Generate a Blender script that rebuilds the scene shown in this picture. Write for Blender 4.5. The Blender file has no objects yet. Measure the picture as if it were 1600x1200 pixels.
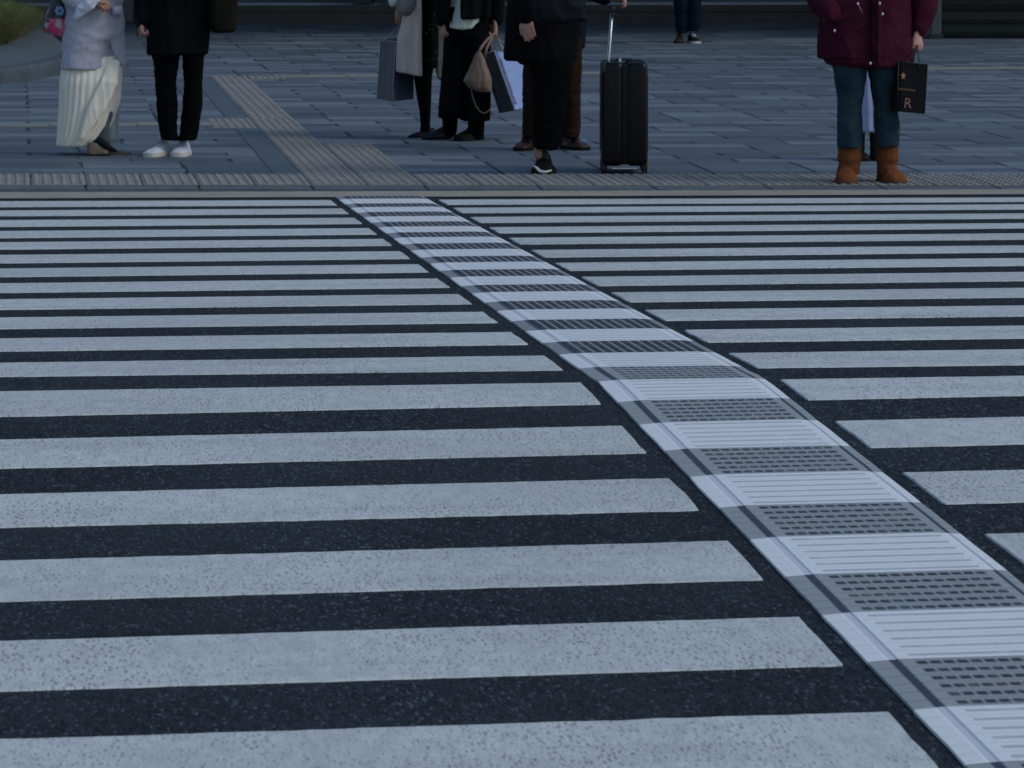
import bpy, bmesh, math, random
import numpy as np
from mathutils import Vector, Matrix, noise
random.seed(7)
R = math.radians
scene = bpy.context.scene

# ------------------------------------------------------------------ camera
F = 6843.14; YAW = 0.1117; PITCH = 0.1110; ROLL = -0.0023; CAMZ = 1.3412
def _axes():
    cp, sp, ct, st = math.cos(YAW), math.sin(YAW), math.cos(PITCH), math.sin(PITCH)
    fw = Vector((sp*ct, cp*ct, -st)); r = Vector((cp, -sp, 0)); u = r.cross(fw)
    r2 = r*math.cos(ROLL)+u*math.sin(ROLL); u2 = -r*math.sin(ROLL)+u*math.cos(ROLL)
    return fw, r2, u2
FW, RT, UP = _axes()
CAM = Vector((0, 0, CAMZ))
cd = bpy.data.cameras.new('camera'); cam = bpy.data.objects.new('camera', cd)
scene.collection.objects.link(cam); scene.camera = cam
m = Matrix((RT, UP, -FW)).transposed().to_4x4(); m.translation = CAM
cam.matrix_world = m
cd.sensor_width = 36; cd.lens = F/1600*36; cd.clip_end = 1500; cd.clip_start = .05
cd.dof.use_dof = True; cd.dof.focus_distance = 14.0; cd.dof.aperture_fstop = 21

# ------------------------------------------------------------------ light
SUN_EL = R(42); SUN_AZ = R(118)          # compass-style angle of the glow, clockwise from +Y
w = bpy.data.worlds.new('World'); scene.world = w; w.use_nodes = True
nt = w.node_tree; bg = nt.nodes['Background']
sky = nt.nodes.new('ShaderNodeTexSky'); sky.sky_type = 'NISHITA'; sky.sun_disc = False
sky.sun_elevation = SUN_EL; sky.sun_rotation = SUN_AZ; sky.air_density = 1.0; sky.dust_density = 1.6; sky.ozone_density = 0.4
wb = nt.nodes.new('ShaderNodeMix'); wb.data_type = 'RGBA'; wb.blend_type = 'MULTIPLY'; wb.inputs[0].default_value = 1; wb.inputs[7].default_value = (.85, 1.0, 1.075, 1)
nt.links.new(sky.outputs[0], wb.inputs[6]); nt.links.new(wb.outputs[2], bg.inputs[0]); bg.inputs[1].default_value = 0.12
sd = bpy.data.lights.new('sun', 'SUN'); sd.energy = 0.62; sd.angle = R(18); sd.color = (1, .985, .96)
so = bpy.data.objects.new('sun', sd); scene.collection.objects.link(so)
dv = Vector((math.sin(SUN_AZ)*math.cos(SUN_EL), math.cos(SUN_AZ)*math.cos(SUN_EL), math.sin(SUN_EL)))
so.rotation_euler = dv.to_track_quat('Z', 'Y').to_euler()
scene.view_settings.view_transform = 'Standard'; scene.view_settings.look = 'None'
scene.view_settings.exposure = 0.08; scene.view_settings.gamma = 1
scene.render.engine = 'CYCLES'

# ------------------------------------------------------------------ node helpers
def srgb(r, g, b):
    f = lambda c: (c/255/12.92) if c/255 <= .04045 else ((c/255+.055)/1.055)**2.4
    return (f(r), f(g), f(b), 1)
class NT:
    def __init__(s, name):
        s.m = bpy.data.materials.new(name); s.m.use_nodes = True; s.t = s.m.node_tree
        s.b = s.t.nodes['Principled BSDF']
    def n(s, typ, **kw):
        x = s.t.nodes.new(typ)
        for k, v in kw.items(): setattr(x, k, v)
        return x
    def put(s, sock, v):
        if isinstance(v, bpy.types.NodeSocket): s.t.links.new(v, sock)
        else: sock.default_value = v
    def M(s, op, a, b=0.0, c=0.0):
        x = s.n('ShaderNodeMath', operation=op)
        s.put(x.inputs[0], a); s.put(x.inputs[1], b); s.put(x.inputs[2], c)
        return x.outputs[0]
    def mix(s, f, a, b):
        x = s.n('ShaderNodeMix', data_type='RGBA')
        s.put(x.inputs[0], f); s.put(x.inputs[6], a); s.put(x.inputs[7], b)
        return x.outputs[2]
    def coord(s, kind='Object'):
        return s.n('ShaderNodeTexCoord').outputs[kind]
    def sep(s, v):
        x = s.n('ShaderNodeSeparateXYZ'); s.put(x.inputs[0], v); return x.outputs
    def comb(s, a, b, c=0.0):
        x = s.n('ShaderNodeCombineXYZ'); s.put(x.inputs[0], a); s.put(x.inputs[1], b); s.put(x.inputs[2], c); return x.outputs[0]
    def noise(s, v, scale, detail=4, rough=.55):
        x = s.n('ShaderNodeTexNoise'); s.put(x.inputs['Vector'], v); x.inputs['Scale'].default_value = scale
        x.inputs['Detail'].default_value = detail; x.inputs['Roughness'].default_value = rough; return x.outputs[0]
    def vor(s, v, scale, out='Distance'):
        x = s.n('ShaderNodeTexVoronoi'); s.put(x.inputs['Vector'], v); x.inputs['Scale'].default_value = scale; return x.outputs[out]
    def white(s, v):
        x = s.n('ShaderNodeTexWhiteNoise', noise_dimensions='3D'); s.put(x.inputs[0], v); return x.outputs[0]
    def rng(s, v, a, b, c=0.0, d=1.0):
        x = s.n('ShaderNodeMapRange'); s.put(x.inputs[0], v)
        for i, k in enumerate((a, b, c, d)): x.inputs[i+1].default_value = k
        return x.outputs[0]
    def bump(s, h, strength=.3, dist=.01):
        x = s.n('ShaderNodeBump'); s.put(x.inputs['Height'], h); x.inputs['Strength'].default_value = strength
        x.inputs['Distance'].default_value = dist; s.t.links.new(x.outputs[0], s.b.inputs['Normal'])
    def col(s, v): s.put(s.b.inputs['Base Color'], v)
    def rough(s, v): s.put(s.b.inputs['Roughness'], v)
    def spec(s, v): s.b.inputs['Specular IOR Level'].default_value = v

def cloth(name, c, var=.25, rough=.85, scale=60, bump=.25, sheen=0.0, stretch=(1, 1, 1)):
    k = NT(name); v = k.coord()
    mp = k.n('ShaderNodeMapping'); k.put(mp.inputs[0], v); mp.inputs['Scale'].default_value = stretch
    v = mp.outputs[0]
    f = k.noise(v, 9, 5, .6); g = k.noise(v, scale*4, 2)
    dark = tuple(x*(1-var) for x in c[:3])+(1,); lite = tuple(min(1, x*(1+var)) for x in c[:3])+(1,)
    k.col(k.mix(k.rng(f, .3, .7), dark, lite)); k.rough(rough); k.spec(.08)
    k.bump(k.M('ADD', k.M('MULTIPLY', f, .6), k.M('MULTIPLY', g, .25)), bump, .01)
    if sheen: k.b.inputs['Sheen Weight'].default_value = sheen
    return k.m
def plain(name, c, rough=.5, metal=0.0, spec=.5):
    k = NT(name); f = k.noise(k.coord(), 40, 3)
    k.col(k.mix(f, tuple(x*.8 for x in c[:3])+(1,), tuple(min(1, x*1.2) for x in c[:3])+(1,)))
    k.rough(rough); k.b.inputs['Metallic'].default_value = metal; k.spec(spec)
    k.bump(f, .1, .003)
    return k.m

# ------------------------------------------------------------------ materials: setting
def m_asphalt():
    k = NT('asphalt'); o = k.sep(k.coord()); v = k.comb(o[0], k.M('MULTIPLY', o[1], .30), 0.0)   # speckle stretched along Y to offset the grazing view
    g = k.vor(v, 170); g2 = k.vor(v, 170, 'Color'); big = k.noise(v, 1.1, 5); mid = k.noise(v, 30, 5, .7)
    tone = k.sep(g2)[0]
    a = k.mix(k.rng(tone, .1, .95), (.008, .011, .015, 1), (.036, .043, .053, 1))
    a = k.mix(k.rng(tone, .90, .95), a, (.085, .095, .11, 1))
    a = k.mix(k.rng(k.M('MULTIPLY', big, mid), .15, .36, 0, .55), a, (.016, .018, .021, 1))
    a = k.mix(k.rng(k.noise(k.coord(), .8, 5, .6), .45, .7, 0, .35), a, (.045, .052, .06, 1))
    k.col(a); k.rough(.95); k.spec(.12)
    k.bump(k.M('ADD', k.M('SUBTRACT', 1, g), k.M('MULTIPLY', mid, .8)), .8, .004)
    return k.m
def m_paint():
    k = NT('road_paint'); v = k.coord(); o = k.sep(v); v = k.comb(o[0], k.M('MULTIPLY', o[1], .32), 0.0)
    st = k.comb(k.M('MULTIPLY', o[0], .35), k.M('MULTIPLY', o[1], 1.6), 0.0)
    d = k.vor(v, 85); d2 = k.vor(v, 150); n = k.noise(v, 3.0, 5, .65); f = k.noise(v, 85, 3, .7); wear = k.noise(st, 2.2, 4, .6); g = k.noise(v, 26, 4, .7)
    amt = k.M('ADD', k.M('MULTIPLY', n, .7), k.M('ADD', k.M('MULTIPLY', f, .55), k.M('MULTIPLY', wear, .35)))
    pit = k.M('MULTIPLY', k.rng(d, .46, .22), k.rng(amt, .66, .95))
    pit2 = k.M('MULTIPLY', k.rng(d2, .40, .15), k.rng(amt, .66, .9, 0, .6))
    base = k.mix(k.rng(g, .3, .7), (.41, .43, .435, 1), (.60, .615, .60, 1))
    base = k.mix(k.rng(n, .35, .65, 0, .45), base, (.62, .63, .62, 1))
    base = k.mix(k.rng(wear, .52, .70, 0, .35), base, (.30, .31, .32, 1))
    lo = k.noise(k.coord(), .55, 4, .6); base = k.mix(k.rng(lo, .42, .62, 0, .32), base, (.34, .35, .355, 1))
    tr = k.noise(k.comb(k.M('MULTIPLY', o[0], .15), k.M('MULTIPLY', o[1], 9), 2.0), 1.0, 3, .5); base = k.mix(k.rng(tr, .58, .74, 0, .22), base, (.25, .255, .26, 1))
    c = k.mix(k.M('MULTIPLY', pit, .42), base, (.09, .095, .10, 1))
    k.col(k.mix(pit2, c, (.16, .165, .17, 1))); k.rough(.85); k.spec(.15)
    k.bump(k.M('SUBTRACT', k.M('ADD', k.M('MULTIPLY', f, .8), k.M('MULTIPLY', g, .5)), pit), .7, .003)
    return k.m
def m_mat(name, base, hole, groove, warm, wu=(-.04, .96, .22), wv=(.16, .80, .20), c0=.175, cw=.715):
    k = NT(name); uv = k.n('ShaderNodeUVMap').outputs[0]; o = k.sep(uv); u, v = o[0], o[1]; ob = k.coord()
    cu = k.M('DIVIDE', k.M('SUBTRACT', u, c0), cw)
    fu = k.M('FRACT', k.M('MULTIPLY', cu, 13)); fv = k.M('FRACT', k.M('MULTIPLY', v, 6))
    def win(x, a, b, s): return k.M('MULTIPLY', k.rng(x, a, a+s), k.rng(x, b, b-s))
    h = k.M('MULTIPLY', win(fu, *wu), win(fv, *wv))
    h = k.M('MULTIPLY', h, win(cu, 0, 1, .004))
    wob = k.noise(ob, 22, 3)
    h = k.M('MULTIPLY', h, k.rng(wob, .28, .5, .55, 1))
    gr = k.M('ADD', win(u, .075, .125, .012), win(u, .925, .955, .010))
    n = k.noise(ob, 5, 4); fine = k.noise(ob, 120, 3)
    c = k.mix(k.rng(fine, .3, .7), tuple(x*.88 for x in base[:3])+(1,), base)
    c = k.mix(k.rng(n, .5, .72, 0, warm), c, (.42, .27, .25, 1))
    ridge = k.M('MULTIPLY', k.rng(fv, .86, .94), .35)
    c = k.mix(ridge, c, hole)
    c = k.mix(gr, c, groove); c = k.mix(h, c, hole)
    k.col(c); k.rough(.6)
    k.bump(k.M('SUBTRACT', k.M('MULTIPLY', fine, .15), k.M('ADD', h, gr)), .6, .006)
    return k.m
def m_paving():
    k = NT('paving'); o = k.sep(k.n('ShaderNodeUVMap').outputs[0]); u, v = o[0], o[1]; ob = k.coord()
    RH = .28
    def cells(rh, L, seed):
        row = k.M('FLOOR', k.M('DIVIDE', v, rh))
        off = k.M('MULTIPLY', k.M('ROUND', k.white(k.comb(row, seed, 3.3))), .3)
        uu = k.M('DIVIDE', k.M('ADD', u, off), L)
        return k.white(k.comb(k.M('FLOOR', uu), row, seed)), uu, k.M('DIVIDE', v, rh)
    t1, u1, v1 = cells(RH, .6, 1.7); t2, u2, v2 = cells(RH*2, .9, 5.1)
    t3, u3, v3 = cells(RH*.5, .9, 9.4)
    n = k.noise(ob, 3, 4); f = k.noise(ob, 90, 3)
    c = k.mix(t1, (.082, .105, .132, 1), (.135, .166, .205, 1))
    c = k.mix(k.rng(t2, .45, .5, 0, .55), c, (.095, .121, .150, 1))
    c = k.mix(k.rng(t1, .80, .82, 0, .8), c, (.185, .215, .265, 1))
    c = k.mix(k.rng(t3, .92, .93, 0, .55), c, (.195, .225, .275, 1))
    c = k.mix(k.rng(t1, .14, .10, 0, .5), c, (.065, .083, .105, 1))
    c = k.mix(k.rng(n, .35, .65, 0, .3), c, (.09, .105, .105, 1))
    def joint(x, wd): 
        fr = k.M('FRACT', x); return k.M('ADD', k.rng(fr, wd, wd*.4), k.rng(fr, 1-wd, 1-wd*.4))
    gate = k.rng(k.white(k.comb(k.M('FLOOR', u1), k.M('FLOOR', v1), 8.8)), .3, .35)
    j = k.M('MULTIPLY', joint(u1, .03), gate)
    j2 = k.M('MULTIPLY', joint(v1, .05), .35)
    jt = k.M('MINIMUM', k.M('ADD', j, j2), 1.0)
    spot = k.rng(k.vor(ob, 1.7), .035, .02, 0, .6)
    c = k.mix(spot, c, (.03, .035, .04, 1))
    c = k.mix(jt, c, (.018, .022, .03, 1))
    c = k.mix(k.rng(f, .3, .7, 0, .2), c, (.08, .09, .1, 1))
    k.col(c); k.rough(k.rng(t1, 0, 1, .5, .7)); k.spec(.3)
    k.bump(k.M('SUBTRACT', k.M('MULTIPLY', f, .25), jt), .3, .004)
    return k.m
def m_stone(name, a, b, rough=.75, sc=6):
    k = NT(name); ob = k.coord(); n = k.noise(ob, sc, 5); f = k.noise(ob, 130, 3); s = k.noise(ob, .7, 3)
    c = k.mix(k.rng(n, .3, .7), a, b); c = k.mix(k.rng(f, .55, .75, 0, .45), c, tuple(x*.55 for x in a[:3])+(1,))
    c = k.mix(k.rng(s, .5, .7, 0, .3), c, tuple(x*.6 for x in a[:3])+(1,))
    k.col(c); k.rough(rough); k.bump(f, .35, .003)
    return k.m
ASPH = m_asphalt(); PAINT = m_paint(); PAVE = m_paving()
MATW = m_mat('strip_white', (.80, .80, .80, 1), (.46, .48, .51, 1), (.60, .61, .66, 1), .04, (-.3, 1.3, .1), (.30, .72, .14))
MATGF = m_mat('strip_grey_far', (.26, .265, .28, 1), (.014, .018, .028, 1), (.05, .06, .09, 1), .1, (.02, .82, .10), (-.3, 1.3, .1), .10, .86)
MATG = m_mat('strip_grey', (.32, .34, .345, 1), (.012, .017, .030, 1), (.030, .040, .070, 1), .28)
KERB = m_stone('kerb_stone', (.075, .088, .098, 1), (.115, .13, .14, 1))
GUTT = m_stone('gutter_concrete', (.27, .235, .19, 1), (.36, .315, .26, 1))
TACT = m_stone('tactile_tile', (.185, .17, .155, 1), (.27, .245, .225, 1), .8, 9)
BEIGE = m_stone('beige_paver', (.18, .175, .16, 1), (.24, .23, .21, 1))
SMOOTH = m_stone('smooth_paver', (.075, .10, .12, 1), (.095, .122, .145, 1), .6)
STEP = m_stone('step_stone', (.03, .026, .022, 1), (.05, .043, .036, 1))
DECK = m_stone('deck_stone', (.22, .25, .28, 1), (.28, .31, .34, 1))
COLM = m_stone('column_stone', (.05, .055, .055, 1), (.075, .08, .08, 1))
DARKM = plain('dark_metal', (.02, .022, .02, 1), .5, .3)
SLATM = plain('slat_metal', (.009, .010, .009, 1), .8, 0, .15)
GLASSM = plain('dark_glazing', (.012, .015, .018, 1), .15)
CONC = m_stone('building_concrete', (.08, .08, .08, 1), (.11, .11, .11, 1))
GROUND = m_stone('far_ground', (.06, .06, .062, 1), (.09, .09, .092, 1))

# ------------------------------------------------------------------ object helpers
COL = scene.collection
def tag(o, label=None, cat=None, group=None, kind=None):
    for k_, v_ in (('label', label), ('category', cat), ('group', group), ('kind', kind)):
        if v_: o[k_] = v_
    return o
def link(name, me, mats, parent=None, smooth=False):
    o = bpy.data.objects.new(name, me); COL.objects.link(o)
    for mm in (mats if isinstance(mats, (list, tuple)) else [mats]): me.materials.append(mm)
    if smooth:
        me.polygons.foreach_set('use_smooth', [True]*len(me.polygons))
    if parent is not None: o.parent = parent
    return o
def bobj(name, bm, mats, parent=None, smooth=False, origin=None):
    if origin is not None: bmesh.ops.translate(bm, verts=bm.verts, vec=-Vector(origin))
    me = bpy.data.meshes.new(name); bmesh.ops.recalc_face_normals(bm, faces=bm.faces); bm.to_mesh(me); bm.free()
    o = link(name, me, mats, parent, smooth)
    if origin is not None and parent is None: o.location = origin
    return o
def empty(name, loc, rz=0):
    o = bpy.data.objects.new(name, None); COL.objects.link(o); o.location = loc; o.rotation_euler = (0, 0, rz)
    o.empty_display_size = .2; return o
def box(bm, x0, x1, y0, y1, z0, z1, mi=0, bev=0):
    r = bmesh.ops.create_cube(bm, size=1); vs = r['verts']
    for v in vs: v.co = Vector(((x0+x1)/2+v.co.x*(x1-x0), (y0+y1)/2+v.co.y*(y1-y0), (z0+z1)/2+v.co.z*(z1-z0)))
    fs = list({f for v in vs for f in v.link_faces})
    for f in fs: f.material_index = mi
    if bev:
        es = list({e for v in vs for e in v.link_edges})
        bmesh.ops.bevel(bm, geom=es, offset=bev, segments=5, profile=.6, affect='EDGES')
def rings(bm, rs, cap=True, mi=0):
    prev = None; first = None
    for r in rs:
        vs = [bm.verts.new(p) for p in r]
        if prev:
            n = len(vs)
            for i in range(n):
                f = bm.faces.new((prev[i], prev[(i+1) % n], vs[(i+1) % n], vs[i])); f.material_index = mi
        else: first = vs
        prev = vs
    if cap:
        for vs in (first, prev):
            try: f = bm.faces.new(vs); f.material_index = mi
            except ValueError: pass
def tube(bm, pts, rad, n=12, flat=None, mi=0):
    """round tube through pts; rad scalar/list; flat=(axis vector, factor) squeezes it along one axis"""
    pts = [Vector(p) for p in pts]
    rad = rad if isinstance(rad, (list, tuple)) else [rad]*len(pts)
    rs = []; last = None
    for i, p in enumerate(pts):
        t = (pts[min(i+1, len(pts)-1)]-pts[max(i-1, 0)]).normalized()
        a = last if last is not None else (Vector((0, 1, 0)) if abs(t.y) < .9 else Vector((1, 0, 0)))
        a = (a-t*a.dot(t)).normalized(); b = t.cross(a); last = a
        ring = []
        for j in range(n):
            an = 2*math.pi*j/n; d = a*math.cos(an)*rad[i]+b*math.sin(an)*rad[i]
            if flat: ax = Vector(flat[0]).normalized(); d -= ax*d.dot(ax)*(1-flat[1])
            ring.append(p+d)
        rs.append(ring)
    # rounded ends
    rings(bm, rs, True, mi)
    for i in (0, -1):
        if rad[i] > .004 and n >= 8:
            blob(bm, pts[i], (rad[i]*.97,)*3 if not flat else tuple(rad[i]*(.97 if abs(Vector(flat[0]).normalized()[q]) < .7 else .97*flat[1]) for q in range(3)), 8, mi)
def blob(bm, c, r, n=14, mi=0, rot=None):
    m_ = Matrix.Translation(c)
    if rot is not None: m_ = m_ @ rot
    m_ = m_ @ Matrix.Diagonal((r[0], r[1], r[2], 1))
    res = bmesh.ops.create_uvsphere(bm, u_segments=n, v_segments=max(6, n//2+1), radius=1, matrix=m_)
    for v in res['verts']:
        for f in v.link_faces: f.material_index = mi
def fuse(name, bm, mat, voxel, parent, origin, wrinkle=None, smooth=2, dec=None):
    """union of closed shapes -> one continuous skin"""
    bmesh.ops.translate(bm, verts=bm.verts, vec=-Vector(origin))
    bmesh.ops.recalc_face_normals(bm, faces=bm.faces)
    me = bpy.data.meshes.new('tmp'); bm.to_mesh(me); bm.free()
    o = bpy.data.objects.new('tmp', me); COL.objects.link(o)
    md = o.modifiers.new('r', 'REMESH'); md.mode = 'VOXEL'; md.voxel_size = voxel
    if smooth:
        s = o.modifiers.new('s', 'SMOOTH'); s.iterations = smooth; s.factor = .5
    if dec:
        d = o.modifiers.new('d', 'DECIMATE'); d.ratio = dec
    dg = bpy.context.evaluated_depsgraph_get(); ev = o.evaluated_get(dg)
    m2 = bpy.data.meshes.new_from_object(ev)
    bpy.data.objects.remove(o); bpy.data.meshes.remove(me)
    m2.name = name
    if wrinkle:
        nv = len(m2.vertices); co = np.empty(nv*3); no = np.empty(nv*3)
        m2.vertices.foreach_get('co', co); m2.vertices.foreach_get('normal', no)
        co = co.reshape(-1, 3); no = no.reshape(-1, 3)
        for amp, fr in wrinkle:
            d = np.array([noise.noise(Vector((c[0]*fr[0]+3, c[1]*fr[1]+7, c[2]*fr[2]+11))) for c in co])
            d = 1-2*np.abs(d)*1.6
            co += no*(d*amp)[:, None]
        m2.vertices.foreach_set('co', co.ravel()); m2.update()
    m2.materials.clear()
    return link(name, m2, mat, parent, True)
def text_mesh(bm_parent, s, size, mat, o3, ex, ey, depth=.0008, parent=None, name='lettering', center=False, origin=None):
    cu = bpy.data.curves.new('t', 'FONT'); cu.body = s; cu.size = size; cu.extrude = depth
    if center: cu.align_x = 'CENTER'
    o = bpy.data.objects.new('t', cu); COL.objects.link(o)
    dg = bpy.context.evaluated_depsgraph_get(); me = bpy.data.meshes.new_from_object(o.evaluated_get(dg))
    bpy.data.objects.remove(o)
    ex = Vector(ex).normalized(); ez = ex.cross(Vector(ey)).normalized(); ey2 = ez.cross(ex)
    mt = Matrix((ex, ey2, ez)).transposed().to_4x4(); mt.translation = Vector(o3)-(Vector(origin) if origin is not None else Vector())
    me.transform(mt); me.materials.clear()
    return link(name, me, mat, parent)

# ------------------------------------------------------------------ ground geometry from measured edges
def ray(px, py): return (FW + RT*((px-800)/F) - UP*((py-600)/F))
YR = 11.9085; SN = .0221; SF = .0214
def zroad(Y): return -(YR-Y)*SN if Y < YR else -(Y-YR)*SF
def on_road(px, py):
    d = ray(px, py)
    for far in (True, False):
        s = -SF if far else SN
        # z = s*(Y-YR)
        t = (-(s*YR)-CAMZ)/(d.z-s*d.y)
        P = CAM+d*t
        if (P.y >= YR) == far: return P
    return P
kerbP = [on_road(48.5, 301.5), on_road(1500, 297.5)]
kd = (kerbP[1]-kerbP[0]); KANG = math.atan2(kd.y, kd.x)
KU = Vector((math.cos(KANG), math.sin(KANG), 0)); KV = Vector((-math.sin(KANG), math.cos(KANG), 0))
K0 = kerbP[0].copy(); ZK = K0.z+.022       # kerb front top
SWS = .006                                  # fall of the pavement towards the kerb
KV = Vector((0, 1, 0)); KG = Vector((-math.tan(KANG), 1, 0))   # paver joints run along +Y, rows along the kerb
def zside(P): return ZK+SWS*((P-K0).dot(KG))
def on_side(px, py, h=0.0):
    d = ray(px, py); a = d.z-SWS*Vector(d).dot(KG)
    t = (ZK+h-SWS*K0.dot(KG)-CAMZ+SWS*CAM.dot(KG))/a
    P = CAM+d*t; return P
def uv(P):
    u_ = (P.x-K0.x)/math.cos(KANG); return (u_, P.y-K0.y-u_*math.sin(KANG))
def kpt(u, v, h=0.0):
    P = K0+KU*u+KV*v; return Vector((P.x, P.y, ZK+SWS*v+h))
def wpt(px, py, Y):
    d = ray(px, py); return CAM+d*((Y-CAM.y)/d.y)

# measured stripe edges (photo pixels): n -> list of (x, top), list of (x, bottom)
OB = {}
def ad(x, lst):
    for n, t, b in lst:
        e = OB.setdefault(n, ([], []))
        if t: e[0].append((x, t))
        if b: e[1].append((x, b))
ad(30, [(1,315,323.25),(2,329.5,337.5),(3,344.5,354.5),(4,362,372.5),(5,379.5,390),(6,399.5,411.5),(7,421,433),(8,444.25,458),(9,469.5,485),(10,498,515),(11,530.5,550),(12,568.5,589),(13,614,651.9),(14,689.2,732.9),(15,774.8,825.5),(16,878.4,940.2),(17,1003.9,1080),(18,1158,0)])
ad(500, [(1,314.5,322),(2,327.5,335.5),(3,342.5,350.8),(4,358.3,367),(5,375.5,385.5),(6,395,406.5),(7,415.5,428),(8,438,452),(9,462.5,477.5),(10,491,507.5),(11,523.8,542.5),(12,562,0)])
ad(840, [(13,598.8,633.2),(14,669.2,711.3),(15,753.5,802.8),(16,854.8,0)])
ad(1142, [(16,0,908.2),(17,970,1046),(18,1123,0)])
ad(1565, [(1,309.5,315.5),(2,320.5,327.5),(3,334.5,342),(4,350,357.5),(5,366,375),(6,385,395),(7,405,416),(8,427,440),(9,452,466),(10,479.5,495.5),(11,511,530),(12,548,571.3),(13,590.8,620.1),(14,654.8,696.1),(15,737.5,787.3),(16,836.7,0)])
LINES = {}
for n, (tp, bt) in OB.items():
    for k_, pts in enumerate((tp, bt)):
        if len(pts) >= 2:
            P = [on_road(*q) for q in pts]
            b_, a_ = np.polyfit([p.x for p in P], [p.y for p in P], 1); LINES[(n, k_)] = (a_, b_)
a0, b0 = LINES[(18, 0)]
LINES[(18, 1)] = (a0-.45, b0*1.02)
for n in range(19, 24):
    LINES[(n, 0)] = (a0-.9*(n-18), b0*1.05); LINES[(n, 1)] = (a0-.9*(n-18)-.45, b0*1.05)
MATL = [on_road(*q) for q in [(532,312),(590,360),(617,379),(671,412),(739,461),(810,512),(877.5,559),(937,600),(975,637),(1024,697),(1077,750),(1127.5,797),(1180,849),(1232,907),(1296,969),(1354,1039),(1424,1117),(1500.6,1200)]]
MATR = [on_road(*q) for q in [(670,312),(690,326),(712,338),(795,379),(874,422),(949,459),(1035,514),(1099,549),(1155,574),(1196,594),(1310,686),(1394,750),(1437,787),(1500,836),(1570,894)]]
ENDL = [on_road(*q) for q in [(519,315),(611,386),(667.5,426),(739,474),(823,537),(876,577),(936,630),(1007,706),(1090,799),(1192,904.5),(1313,1039.5),(1465,1200)]]
ENDR = [on_road(*q) for q in [(688,314),(711,327),(767,357),(829,392),(868,412.5),(911,433),(954,458),(1007,485),(1069,515.6),(1140,553),(1220,597),(1312,660),(1415,742),(1540,838)]]
def smoothline(P):
    ys = np.array([p.y for p in P]); xs = np.array([p.x for p in P])
    c = np.polyfit(ys, xs, 2 if len(P) > 6 else 1)
    return lambda Y: float(np.polyval(c, Y)) if Y > min(ys) else float(np.polyval(c, min(ys))+(Y-min(ys))*np.polyval(np.polyder(c), min(ys)))
fL, fR, gL, gR = (smoothline(P) for P in (MATL, MATR, ENDL, ENDR))
def cross(line, fn):
    x = fn(20)
    for _ in range(12): x = fn(line[0]+line[1]*x)
    return x, line[0]+line[1]*x

# ------------------------------------------------------------------ ground, road
bm = bmesh.new(); box(bm, -400, 400, -300, 700, -2.2, -1.2)
tag(bobj('ground', bm, GROUND), kind='structure')
bm = bmesh.new()
gut = [uv(on_road(30, 311.3)), uv(on_road(1565, 305))]
def gv(u): return gut[0][1]+(gut[1][1]-gut[0][1])*(u-gut[0][0])/(gut[1][0]-gut[0][0])
us = [-45+i*3 for i in range(36)]
def roadcol(x):
    ks = [-25, -10, 0, 4, YR-1.2, YR, YR+1.2]
    out = [(x, y, zroad(y)) for y in ks]
    Y = K0.y+(x-K0.x)*math.tan(KANG)+.05
    for q in (.6, 1): y = YR+1.2+(Y-YR-1.2)*q; out.append((x, y, zroad(y)))
    return out
cols = [[bm.verts.new(p) for p in roadcol(x)] for x in us]
for a, b in zip(cols, cols[1:]):
    for i in range(len(a)-1): bm.faces.new((a[i], b[i], b[i+1], a[i+1]))
road = bobj('road', bm, ASPH); tag(road, kind='structure')
def zr(y): return zroad(y)
# gutter sheet
bm = bmesh.new(); pv = None
for u in us:
    a = K0+KU*u+KV*(gv(max(-3, min(12, u)))); b = K0+KU*u+KV*.02
    v2 = [bm.verts.new((a.x, a.y, zr(a.y)+.005)), bm.verts.new((b.x, b.y, zr(b.y)+.005))]
    if pv: bm.faces.new((pv[0], v2[0], v2[1], pv[1]))
    pv = v2
tag(bobj('gutter', bm, GUTT), kind='structure')

def stripe(n, side):
    t, b = LINES[(n, 0)], LINES[(n, 1)]
    fn = gL if side < 0 else gR
    xt = cross(t, fn)[0]; xb = cross(b, fn)[0]
    far = -7.5 if side < 0 else 13.5
    N = int(abs(far-xt)/.03); bm = bmesh.new(); pv = None; sd_ = n*3.7+side
    for i in range(N+1):
        q = i/N; qq = q
        x0 = xt+(far-xt)*qq; x1 = xb+(far-xb)*qq
        j0 = .003*noise.noise(Vector((x0*14, sd_, 0)))+.006*noise.noise(Vector((x0*45, sd_, 9)))
        j1 = .003*noise.noise(Vector((x1*14, sd_+50, 0)))+.006*noise.noise(Vector((x1*45, sd_+50, 9)))
        y0 = t[0]+t[1]*x0+j0; y1 = b[0]+b[1]*x1+j1
        rowv = []
        for e in (0, .25, .5, .75, 1):
            x = x0+(x1-x0)*e; y = y0+(y1-y0)*e
            if i == 0: x += .006*noise.noise(Vector((e*9, sd_, 4)))
            rowv.append(bm.verts.new((x, y, zr(y)+.004)))
        rowv.append(bm.verts.new((x1, y1-.003, zr(y1)+.0003)))
        if pv:
            for e in range(5): bm.faces.new((pv[e], rowv[e], rowv[e+1], pv[e+1]))
        if i == 0:
            sk = [bm.verts.new((q_.co.x-side*.003, q_.co.y, q_.co.z-.0037)) for q_ in rowv[:5]]
            for e in range(4): bm.faces.new((sk[e], sk[e+1], rowv[e+1], rowv[e]))
        pv = rowv
    return bobj('crosswalk_stripe', bm, PAINT, road)
for n in range(1, 23):
    stripe(n, -1); stripe(n, 1)

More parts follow.
